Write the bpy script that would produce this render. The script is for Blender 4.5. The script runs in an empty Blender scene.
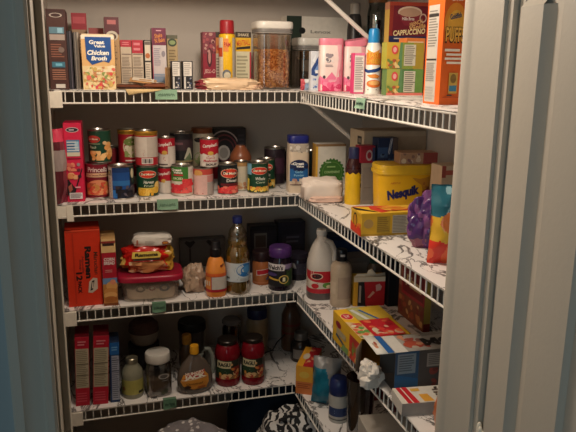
import bpy, bmesh, math, random
from mathutils import Vector, Matrix, noise
PI = math.pi
scene = bpy.context.scene
COL = scene.collection
rad = math.radians

# ------------------------------------------------------------------ materials
_mats = {}
def lin(h):
    h = h.lstrip('#')
    c = [int(h[i:i+2], 16)/255 for i in (0, 2, 4)]
    return tuple(x/12.92 if x <= .04045 else ((x+.055)/1.055)**2.4 for x in c)
def new_mat(key):
    m = bpy.data.materials.new(key); m.use_nodes = True
    nt = m.node_tree
    b = nt.nodes['Principled BSDF']
    return m, nt, b
def M(h, rough=.5, metal=0.0, var=.10, scale=60, bump=0.0, spec=.4):
    """plain coloured surface with a slight procedural mottling"""
    key = 's%s_%g_%g_%g_%g_%g' % (h, rough, metal, var, scale, bump)
    if key in _mats: return _mats[key]
    m, nt, b = new_mat(key)
    c = lin(h)
    tc = nt.nodes.new('ShaderNodeTexCoord'); n = nt.nodes.new('ShaderNodeTexNoise')
    n.inputs['Scale'].default_value = scale; n.inputs['Detail'].default_value = 2
    nt.links.new(tc.outputs['Object'], n.inputs['Vector'])
    r = nt.nodes.new('ShaderNodeMix'); r.data_type = 'RGBA'
    r.inputs[6].default_value = (*[x*(1-var) for x in c], 1)
    r.inputs[7].default_value = (*[min(1, x*(1+var)) for x in c], 1)
    nt.links.new(n.outputs['Fac'], r.inputs[0]); nt.links.new(r.outputs[2], b.inputs['Base Color'])
    b.inputs['Roughness'].default_value = rough; b.inputs['Metallic'].default_value = metal
    b.inputs['Specular IOR Level'].default_value = spec
    if bump:
        bp = nt.nodes.new('ShaderNodeBump'); bp.inputs['Strength'].default_value = bump; bp.inputs['Distance'].default_value = .004
        nt.links.new(n.outputs['Fac'], bp.inputs['Height']); nt.links.new(bp.outputs['Normal'], b.inputs['Normal'])
    _mats[key] = m
    return m
def clear(h='ffffff', gloss=.12, key='clear', rough=.05):
    """thin clear plastic or glass: mostly transparent with a reflection"""
    k = '%s_%s_%g_%g' % (key, h, gloss, rough)
    if k in _mats: return _mats[k]
    m, nt, b = new_mat(k)
    nt.nodes.remove(b)
    out = nt.nodes['Material Output']
    t = nt.nodes.new('ShaderNodeBsdfTransparent'); t.inputs['Color'].default_value = (*lin(h), 1)
    g = nt.nodes.new('ShaderNodeBsdfGlossy'); g.inputs['Roughness'].default_value = rough
    lw = nt.nodes.new('ShaderNodeLayerWeight'); lw.inputs['Blend'].default_value = .25
    mp = nt.nodes.new('ShaderNodeMath'); mp.operation = 'MULTIPLY_ADD'; mp.inputs[1].default_value = .32; mp.inputs[2].default_value = gloss*.35
    nt.links.new(lw.outputs['Facing'], mp.inputs[0])
    mx = nt.nodes.new('ShaderNodeMixShader')
    nt.links.new(mp.outputs[0], mx.inputs[0]); nt.links.new(t.outputs[0], mx.inputs[1]); nt.links.new(g.outputs[0], mx.inputs[2])
    nt.links.new(mx.outputs[0], out.inputs['Surface'])
    _mats[k] = m
    return m
def milky(h, a=.6, rough=.35):
    """cloudy plastic: part see-through"""
    k = 'milky_%s_%g' % (h, a)
    if k in _mats: return _mats[k]
    m, nt, b = new_mat(k)
    n = nt.nodes.new('ShaderNodeTexNoise'); n.inputs['Scale'].default_value = 25
    mm = nt.nodes.new('ShaderNodeMath'); mm.operation = 'MULTIPLY_ADD'; mm.inputs[1].default_value = .1; mm.inputs[2].default_value = a-.05
    nt.links.new(n.outputs['Fac'], mm.inputs[0]); nt.links.new(mm.outputs[0], b.inputs['Alpha'])
    b.inputs['Base Color'].default_value = (*lin(h), 1); b.inputs['Roughness'].default_value = rough
    _mats[k] = m
    return m
def marble():
    if 'marble' in _mats: return _mats['marble']
    m, nt, b = new_mat('marble')
    tc = nt.nodes.new('ShaderNodeTexCoord')
    mp = nt.nodes.new('ShaderNodeMapping'); mp.inputs['Rotation'].default_value = (0, 0, .7); mp.inputs['Scale'].default_value = (1, .55, 1)
    nt.links.new(tc.outputs['Object'], mp.inputs[0])
    n1 = nt.nodes.new('ShaderNodeTexNoise'); n1.inputs['Scale'].default_value = 9; n1.inputs['Detail'].default_value = 7; n1.inputs['Roughness'].default_value = .6; n1.inputs['Distortion'].default_value = 1.2
    nt.links.new(mp.outputs[0], n1.inputs['Vector'])
    # veins where the noise crosses its middle value
    s = nt.nodes.new('ShaderNodeMath'); s.operation = 'SUBTRACT'; s.inputs[1].default_value = .5
    a = nt.nodes.new('ShaderNodeMath'); a.operation = 'ABSOLUTE'
    nt.links.new(n1.outputs['Fac'], s.inputs[0]); nt.links.new(s.outputs[0], a.inputs[0])
    n2 = nt.nodes.new('ShaderNodeTexNoise'); n2.inputs['Scale'].default_value = 5; n2.inputs['Detail'].default_value = 3
    nt.links.new(mp.outputs[0], n2.inputs['Vector'])
    th = nt.nodes.new('ShaderNodeMapRange'); th.inputs[1].default_value = .42; th.inputs[2].default_value = .62; th.inputs[3].default_value = .002; th.inputs[4].default_value = .05
    nt.links.new(n2.outputs['Fac'], th.inputs[0])
    d = nt.nodes.new('ShaderNodeMath'); d.operation = 'DIVIDE'; d.use_clamp = True
    nt.links.new(a.outputs[0], d.inputs[0]); nt.links.new(th.outputs[0], d.inputs[1])
    cr = nt.nodes.new('ShaderNodeValToRGB')
    cr.color_ramp.elements[0].color = (.06, .055, .055, 1); cr.color_ramp.elements[1].color = (.83, .79, .76, 1)
    e = cr.color_ramp.elements.new(.45); e.color = (.28, .26, .25, 1)
    e = cr.color_ramp.elements.new(.8); e.color = (.7, .66, .63, 1)
    nt.links.new(d.outputs[0], cr.inputs[0]); nt.links.new(cr.outputs[0], b.inputs['Base Color'])
    b.inputs['Roughness'].default_value = .42
    _mats['marble'] = m
    return m
def zebra():
    m, nt, b = new_mat('zebra_cloth')
    tc = nt.nodes.new('ShaderNodeTexCoord')
    w = nt.nodes.new('ShaderNodeTexWave'); w.inputs['Scale'].default_value = 13; w.inputs['Distortion'].default_value = 9; w.inputs['Detail'].default_value = 2; w.inputs['Detail Scale'].default_value = 1.6
    mp = nt.nodes.new('ShaderNodeMapping'); mp.inputs['Rotation'].default_value = (0, .5, .5)
    nt.links.new(tc.outputs['Object'], mp.inputs[0]); nt.links.new(mp.outputs[0], w.inputs['Vector'])
    cr = nt.nodes.new('ShaderNodeValToRGB'); cr.color_ramp.elements[0].position = .47; cr.color_ramp.elements[1].position = .55
    cr.color_ramp.elements[0].color = (.01, .01, .012, 1); cr.color_ramp.elements[1].color = (.62, .6, .58, 1)
    nt.links.new(w.outputs['Fac'], cr.inputs[0]); nt.links.new(cr.outputs[0], b.inputs['Base Color'])
    b.inputs['Roughness'].default_value = .8
    return m
def dotted():
    m, nt, b = new_mat('dotted_cloth')
    tc = nt.nodes.new('ShaderNodeTexCoord')
    v = nt.nodes.new('ShaderNodeTexVoronoi'); v.inputs['Scale'].default_value = 42; v.inputs['Randomness'].default_value = .35
    nt.links.new(tc.outputs['Object'], v.inputs['Vector'])
    cr = nt.nodes.new('ShaderNodeValToRGB'); cr.color_ramp.elements[0].position = .27; cr.color_ramp.elements[1].position = .33
    cr.color_ramp.elements[0].color = (.66, .62, .6, 1); cr.color_ramp.elements[1].color = (.2, .18, .19, 1)
    nt.links.new(v.outputs['Distance'], cr.inputs[0]); nt.links.new(cr.outputs[0], b.inputs['Base Color'])
    b.inputs['Roughness'].default_value = .85
    return m
def paint(h, key):
    m, nt, b = new_mat(key)
    c = lin(h)
    tc = nt.nodes.new('ShaderNodeTexCoord'); n = nt.nodes.new('ShaderNodeTexNoise'); n.inputs['Scale'].default_value = 140; n.inputs['Detail'].default_value = 3
    nt.links.new(tc.outputs['Object'], n.inputs['Vector'])
    n2 = nt.nodes.new('ShaderNodeTexNoise'); n2.inputs['Scale'].default_value = 3
    nt.links.new(tc.outputs['Object'], n2.inputs['Vector'])
    r = nt.nodes.new('ShaderNodeMix'); r.data_type = 'RGBA'
    r.inputs[6].default_value = (*[x*.95 for x in c], 1); r.inputs[7].default_value = (*[min(1, x*1.05) for x in c], 1)
    nt.links.new(n2.outputs['Fac'], r.inputs[0]); nt.links.new(r.outputs[2], b.inputs['Base Color'])
    bp = nt.nodes.new('ShaderNodeBump'); bp.inputs['Strength'].default_value = .12; bp.inputs['Distance'].default_value = .002
    nt.links.new(n.outputs['Fac'], bp.inputs['Height']); nt.links.new(bp.outputs['Normal'], b.inputs['Normal'])
    b.inputs['Roughness'].default_value = .55
    return m
def film(h, rough=.25, bump=.5, scale=30):
    return M(h, rough=rough, bump=bump, scale=scale, var=.12)

# ------------------------------------------------------------------ mesh builder
_fonts = {}
def glyphs(s, shear=0.0, bold=0.018):
    k = (s, shear, bold)
    if k not in _fonts:
        cu = bpy.data.curves.new('t', 'FONT'); cu.body = s; cu.size = 1; cu.offset = bold; cu.shear = shear
        cu.resolution_u = 3; cu.fill_mode = 'FRONT'; cu.space_line = .85; cu.align_x = 'CENTER'
        ob = bpy.data.objects.new('t', cu); COL.objects.link(ob)
        bpy.context.view_layer.update()
        dg = bpy.context.evaluated_depsgraph_get()
        me = ob.evaluated_get(dg).to_mesh()
        vs = [(v.co.x, v.co.y) for v in me.vertices]; fs = [tuple(p.vertices) for p in me.polygons]
        ob.evaluated_get(dg).to_mesh_clear()
        bpy.data.objects.remove(ob); bpy.data.curves.remove(cu)
        x0 = min(v[0] for v in vs); x1 = max(v[0] for v in vs); y0 = min(v[1] for v in vs); y1 = max(v[1] for v in vs)
        vs = [((x-x0)/(x1-x0)-.5, (y-y0)/(y1-y0)-.5) for x, y in vs]
        _fonts[k] = (vs, fs)
    return _fonts[k]

class MB:
    def __init__(s):
        s.v = []; s.f = []; s.mi = []; s.mats = []; s.flat = []
    def mat(s, m):
        if m not in s.mats: s.mats.append(m)
        return s.mats.index(m)
    def add(s, vs, fs, m, flat=False):
        o = len(s.v); i = s.mat(m)
        s.v += [tuple(v) for v in vs]
        for f in fs:
            s.f.append(tuple(a+o for a in f)); s.mi.append(i); s.flat.append(flat)
        return s
    def box(s, x0, x1, y0, y1, z0, z1, m, mtx=None):
        vs = [Vector((x, y, z)) for z in (z0, z1) for y in (y0, y1) for x in (x0, x1)]
        if mtx: vs = [mtx @ v for v in vs]
        return s.add(vs, [(0, 2, 3, 1), (4, 5, 7, 6), (0, 1, 5, 4), (2, 6, 7, 3), (0, 4, 6, 2), (1, 3, 7, 5)], m, True)
    def quad(s, a, b, c, d, m):
        return s.add([a, b, c, d], [(0, 1, 2, 3)], m, True)
    def lathe(s, prof, m, n=32, p=2.0, sx=1.0, sy=1.0, cx=0, cy=0, z0=0, closed=False):
        """profile of (radius, z); p > 2 gives rounded-square plans"""
        vs = []; rows = []
        for r, z in prof:
            if r <= 1e-6:
                rows.append([len(vs)]); vs.append((cx, cy, z0+z)); continue
            row = []
            for k in range(n):
                a = 2*PI*k/n
                c, q = math.cos(a), math.sin(a)
                e = (abs(c)**p+abs(q)**p)**(-1/p)
                row.append(len(vs)); vs.append((cx+r*sx*e*c, cy+r*sy*e*q, z0+z))
            rows.append(row)
        fs = []
        for a, b in zip(rows, rows[1:]):
            for k in range(n):
                j = (k+1) % n
                if len(a) == 1 and len(b) == 1: continue
                if len(a) == 1: fs.append((a[0], b[j], b[k]))
                elif len(b) == 1: fs.append((a[k], a[j], b[0]))
                else: fs.append((a[k], a[j], b[j], b[k]))
        return s.add(vs, fs, m)
    def tube(s, pts, r, m, n=6, closed=False):
        pts = [Vector(p) for p in pts]
        vs = []; fs = []
        L = len(pts)
        for i, p in enumerate(pts):
            if closed: d = pts[(i+1) % L]-pts[i-1]
            else: d = pts[min(i+1, L-1)]-pts[max(i-1, 0)]
            d.normalize()
            a = d.orthogonal() if abs(d.z) > .9 else d.cross(Vector((0, 0, 1)))
            if abs(d.z) > .9: a = d.cross(Vector((1, 0, 0)))
            a.normalize(); b = d.cross(a)
            rr = r[i] if isinstance(r, (list, tuple)) else r
            for k in range(n):
                t = 2*PI*k/n
                vs.append(p+a*rr*math.cos(t)+b*rr*math.sin(t))
        for i in range(L if closed else L-1):
            j = (i+1) % L
            for k in range(n):
                q = (k+1) % n
                fs.append((i*n+k, i*n+q, j*n+q, j*n+k))
        if not closed:
            fs.append(tuple(range(n))[::-1]); fs.append(tuple((L-1)*n+k for k in range(n)))
        return s.add(vs, fs, m)
    def blob(s, c, r, m, p=2.6, amp=.1, freq=3.0, seed=0, nu=36, nv=22, flat=True, colf=None):
        """crumpled bag: superellipsoid with noise, flattened underneath"""
        vs = []; us = []
        def sp(x, e): return math.copysign(abs(x)**e, x)
        e = 2/p
        for j in range(nv+1):
            la = -PI/2+PI*j/nv
            for i in range(nu):
                lo = 2*PI*i/nu
                q = Vector((sp(math.cos(la), e)*sp(math.cos(lo), e), sp(math.cos(la), e)*sp(math.sin(lo), e), sp(math.sin(la), e)))
                k = 1+amp*noise.noise(q*freq+Vector((seed*7.3, seed*3.1, 0)))+amp*.5*noise.noise(q*freq*2.7+Vector((0, seed*5.1, 2)))
                if j in (0, nv): k = 1
                w = Vector((q.x*r[0]*k, q.y*r[1]*k, q.z*r[2]*k))
                if flat and w.z < -r[2]*.8: w.z = -r[2]*.8
                w.z = max(w.z, -r[2]*.8) if flat else w.z
                vs.append(w+Vector(c)); us.append(q)
        for j in range(nv):
            for i in range(nu):
                k = (i+1) % nu
                f = (j*nu+i, j*nu+k, (j+1)*nu+k, (j+1)*nu+i)
                mm = m
                if colf:
                    q = (us[f[0]]+us[f[2]])/2
                    mm = colf(q) or m
                o = s.mat(mm)
                s.f.append(tuple(a+len(s.v) for a in f)); s.mi.append(o); s.flat.append(False)
        s.v += [tuple(v) for v in vs]
        return s
    def pouch(s, w, h, t, m, seed=0, n=18, colf=None, crimp=.06, wob=.006):
        """upright sealed packet, front towards -y, base at z=0, crimped ends"""
        k = 0
        for side in (-1, 1):
            vs = []
            for j in range(n+1):
                for i in range(n+1):
                    u = i/n; v = j/n
                    b = max(0, 1-(2*u-1)**4)*max(0, min(1, min(v, 1-v)/.22-crimp*2))**.6
                    y = side*t/2*b + wob*noise.noise(Vector((u*5, v*5, seed+side*.3)))
                    x = (u-.5)*w*(1-.06*math.sin(PI*v)) + wob*.5*noise.noise(Vector((v*6, u*3, seed+9)))
                    vs.append((x, y, v*h))
            o = len(s.v); s.v += vs
            for j in range(n):
                for i in range(n):
                    a = j*(n+1)+i
                    f = (a, a+1, a+n+2, a+n+1)
                    if side > 0: f = f[::-1]
                    mm = (colf((i+.5)/n, (j+.5)/n, side) if colf else None) or m
                    s.f.append(tuple(o+q for q in f)); s.mi.append(s.mat(mm)); s.flat.append(False)
        return s
    # -------- printed decoration
    def art(s, mp, W, H, ops, mats=None, curved=False):
        """ops drawn in order on the mapping mp(u,v,offset); u,v run 0..1 over W x H metres"""
        for L, op in enumerate(ops):
            off = .0003+.00022*L
            t = op[0]
            def put(uv, fs, c):
                s.add([mp(u, v, off) for u, v in uv], fs, M(c) if isinstance(c, str) else c)
            if t == 'r':
                _, u0, v0, u1, v1, c = op
                n = max(1, int(abs(u1-u0)*14)) if curved else 1
                uv = [(u0+(u1-u0)*i/n, v) for v in (v0, v1) for i in range(n+1)]
                put(uv, [(i, i+1, n+2+i, n+1+i) for i in range(n)], c)
            elif t == 'e':
                _, cu, cv, ru, rv, c = op
                uv = [(cu, cv)]; fs = []; N = 20; R = (.5, 1) if curved else (1,)
                for q in R:
                    uv += [(cu+ru*q*math.cos(2*PI*k/N), cv+rv*q*math.sin(2*PI*k/N)) for k in range(N)]
                for k in range(N):
                    j = (k+1) % N
                    fs.append((0, 1+k, 1+j))
                    if curved: fs.append((1+k, 1+N+k, 1+N+j, 1+j))
                put(uv, fs, c)
            elif t == 'g':     # ring
                _, cu, cv, ru, rv, wd, c = op
                N = 28
                uv = [(cu+ru*q*math.cos(2*PI*k/N), cv+rv*q*math.sin(2*PI*k/N)) for q in (1-wd, 1) for k in range(N)]
                put(uv, [(k, N+k, N+(k+1) % N, (k+1) % N) for k in range(N)], c)
            elif t == 'p':
                _, pts, c = op
                from mathutils.geometry import tessellate_polygon
                tri = [[tuple(pts[i]) for i in f] for f in tessellate_polygon([[Vector((a, q, 0)) for a, q in pts]])]
                todo = tri; done = []
                while todo:
                    T = todo.pop()
                    a2 = (T[1][0]-T[0][0])*(T[2][1]-T[0][1])-(T[2][0]-T[0][0])*(T[1][1]-T[0][1])
                    if abs(a2) < 1e-7: continue
                    if a2 < 0: T = [T[0], T[2], T[1]]
                    du = max(q[0] for q in T)-min(q[0] for q in T)
                    if curved and du > .07 and len(done)+len(todo) < 900:
                        i = max(range(3), key=lambda k: abs(T[k][0]-T[(k+1) % 3][0])); j = (i+1) % 3; k = (i+2) % 3
                        mid = ((T[i][0]+T[j][0])/2, (T[i][1]+T[j][1])/2)
                        todo += [[T[i], mid, T[k]], [mid, T[j], T[k]]]
                    else: done.append(T)
                uv = [q for T in done for q in T]
                put(uv, [(3*i, 3*i+1, 3*i+2) for i in range(len(done))], c)
            elif t == 't':
                _, st, cu, cv, w, h, c = op[:7]
                rot = op[7] if len(op) > 7 else 0
                sh = op[8] if len(op) > 8 else 0
                bold = op[9] if len(op) > 9 else .018
                vs, fs = glyphs(st, sh, bold)
                a = rad(rot); ca, sa = math.cos(a), math.sin(a)
                swap = abs(sa) > .7
                wm = w*(H if swap else W); hm = h*(W if swap else H)
                uv = []
                for x, y in vs:
                    x *= wm; y *= hm
                    X = x*ca-y*sa; Y = x*sa+y*ca
                    uv.append((cu+X/W, cv+Y/H))
                put(uv, fs, c)
            elif t == 'l':
                _, u0, v0, u1, v1, n, c = op
                rn = random.Random(int(u0*1000+v0*777+n))
                for k in range(n):
                    vv = v0+(v1-v0)*(k+.5)/n; hh = (v1-v0)/n*.24
                    uu = u0+(u1-u0)*rn.uniform(.75, 1)
                    put([(u0, vv-hh), (uu, vv-hh), (uu, vv+hh), (u0, vv+hh)], [(0, 1, 2, 3)], c)
            elif t == 's':
                _, seed, u0, v0, u1, v1, n, size, cols = op
                rn = random.Random(seed)
                for k in range(n):
                    cu = rn.uniform(u0, u1); cv = rn.uniform(v0, v1); q = size*rn.uniform(.6, 1.3); a0 = rn.uniform(0, 6)
                    el = rn.uniform(.55, 1)
                    pts = []
                    for i in range(9):
                        a = 2*PI*i/9; rr = q*rn.uniform(.85, 1.1)
                        x = rr*math.cos(a); y = rr*el*math.sin(a)
                        X = x*math.cos(a0)-y*math.sin(a0); Y = x*math.sin(a0)+y*math.cos(a0)
                        pts.append((min(u1+size/W*.3, max(u0-size/W*.3, cu+X/W)), min(v1+size/H*.2, max(v0-size/H*.2, cv+Y/H))))
                    off = .0003+.00022*L+.00004*k
                    put([(cu, cv)]+pts, [(0, 1+i, 1+(i+1) % 9) for i in range(9)], cols[k % len(cols)])
        return s
    def build(s, name, parent=None, loc=None, rz=0, bevel=0, sharp=35, sub=0, rot=None):
        me = bpy.data.meshes.new(name)
        me.from_pydata(s.v, [], s.f)
        for m in s.mats: me.materials.append(m)
        me.polygons.foreach_set('material_index', s.mi)
        me.polygons.foreach_set('use_smooth', [not q for q in s.flat])
        me.update()
        me.set_sharp_from_angle(angle=rad(sharp))
        o = bpy.data.objects.new(name, me); COL.objects.link(o)
        if parent: o.parent = parent
        if loc is not None: o.location = loc
        if rot is not None: o.rotation_euler = rot
        elif rz: o.rotation_euler = (0, 0, rz)
        if bevel:
            b = o.modifiers.new('bevel', 'BEVEL'); b.width = bevel; b.segments = 2; b.limit_method = 'ANGLE'; b.angle_limit = rad(50)
        return o

def tag(o, label=None, cat=None, group=None, kind=None):
    if label: o['label'] = label
    if cat: o['category'] = cat
    if group: o['group'] = group
    if kind: o['kind'] = kind
    return o
def thing(name, label, cat, loc, rz=0, group=None, rot=None):
    o = bpy.data.objects.new(name, None); COL.objects.link(o)
    o.location = loc; o.rotation_euler = rot or (0, 0, rz); o.empty_display_size = .02
    return tag(o, label, cat, group)
def copy_tree(o, parent=None):
    c = o.copy(); COL.objects.link(c)
    if parent: c.parent = parent
    for ch in list(o.children): copy_tree(ch, c)
    return c

def planar(o, U, V):
    o, U, V = Vector(o), Vector(U), Vector(V)
    N = U.cross(V).normalized()
    return lambda u, v, off: o+U*u+V*v+N*off
def cyl(R, z0, H, span=180, front=-90, p=2.0, sx=1, sy=1, cx=0, cy=0):
    """label wrapped on the front of a round (or rounded-square) body; R radius or function of v"""
    def f(u, v, off):
        a = rad(front+(u-.5)*span)
        c, q = math.cos(a), math.sin(a)
        e = (abs(c)**p+abs(q)**p)**(-1/p)
        r = (R(v) if callable(R) else R)*e
        return Vector((cx+(r*sx+off)*c, cy+(r*sy+off)*q, z0+v*H))
    return f

# ------------------------------------------------------------------ generic goods
def carton(name, label, cat, x, y, z, w, d, h, col, art={}, rz=0, group=None, bevel=.0012, rot=None, build=True):
    """printed cardboard box; local origin = middle of the front bottom edge, front towards -y"""
    b = MB(); m = M(col, rough=.48)
    b.box(-w/2, w/2, 0, d, 0, h, m)
    faces = {'F': (planar((-w/2, 0, 0), (w, 0, 0), (0, 0, h)), w, h),
             'R': (planar((w/2, 0, 0), (0, d, 0), (0, 0, h)), d, h),
             'L': (planar((-w/2, d, 0), (0, -d, 0), (0, 0, h)), d, h),
             'T': (planar((-w/2, 0, h), (w, 0, 0), (0, d, 0)), w, d)}
    for k, ops in art.items():
        mp, W, H = faces[k]; b.art(mp, W, H, ops)
    o = b.build(name, None, (x, y, z), rz, bevel=bevel, rot=rot)
    return tag(o, label, cat, group)

STEEL = lambda: M('b9b4ac', rough=.28, metal=1.0, var=.05)
def can(label, x, y, z, r, h, base, ops, rz=0, cat='can', name='food_can', rim=None, group=None, lab=(.035, .965)):
    t = thing(name, label, cat, (x, y, z), rz, group)
    b = MB(); m = STEEL()
    k = .0022
    b.lathe([(0, .003), (r-k*1.6, .003), (r-k, 0), (r, .0005), (r, k), (r-.0011, k*1.6), (r-.0011, h-k*1.6), (r, h-k), (r, h-.0004), (r-k*.9, h), (r-k*1.6, h-.004), (r*.6, h-.0035), (0, h-.0035)], m)
    b.build('can_body', t)
    b = MB(); z0 = h*lab[0]; H = h*(lab[1]-lab[0])
    b.lathe([(r-.0008, z0), (r-.0008, z0+H)], M(base, rough=.4), n=36)
    b.art(cyl(r-.0008, z0, H), PI*r, H, ops, curved=True)
    b.build('paper_label', t)
    if rim:
        b = MB(); b.lathe([(r+.0006, 0), (r+.0012, .001), (r+.0012, .010), (r+.0004, .012)], M(rim, rough=.3, metal=.6), z0=h-.0125)
        b.build('rim', t)
    return t

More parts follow.
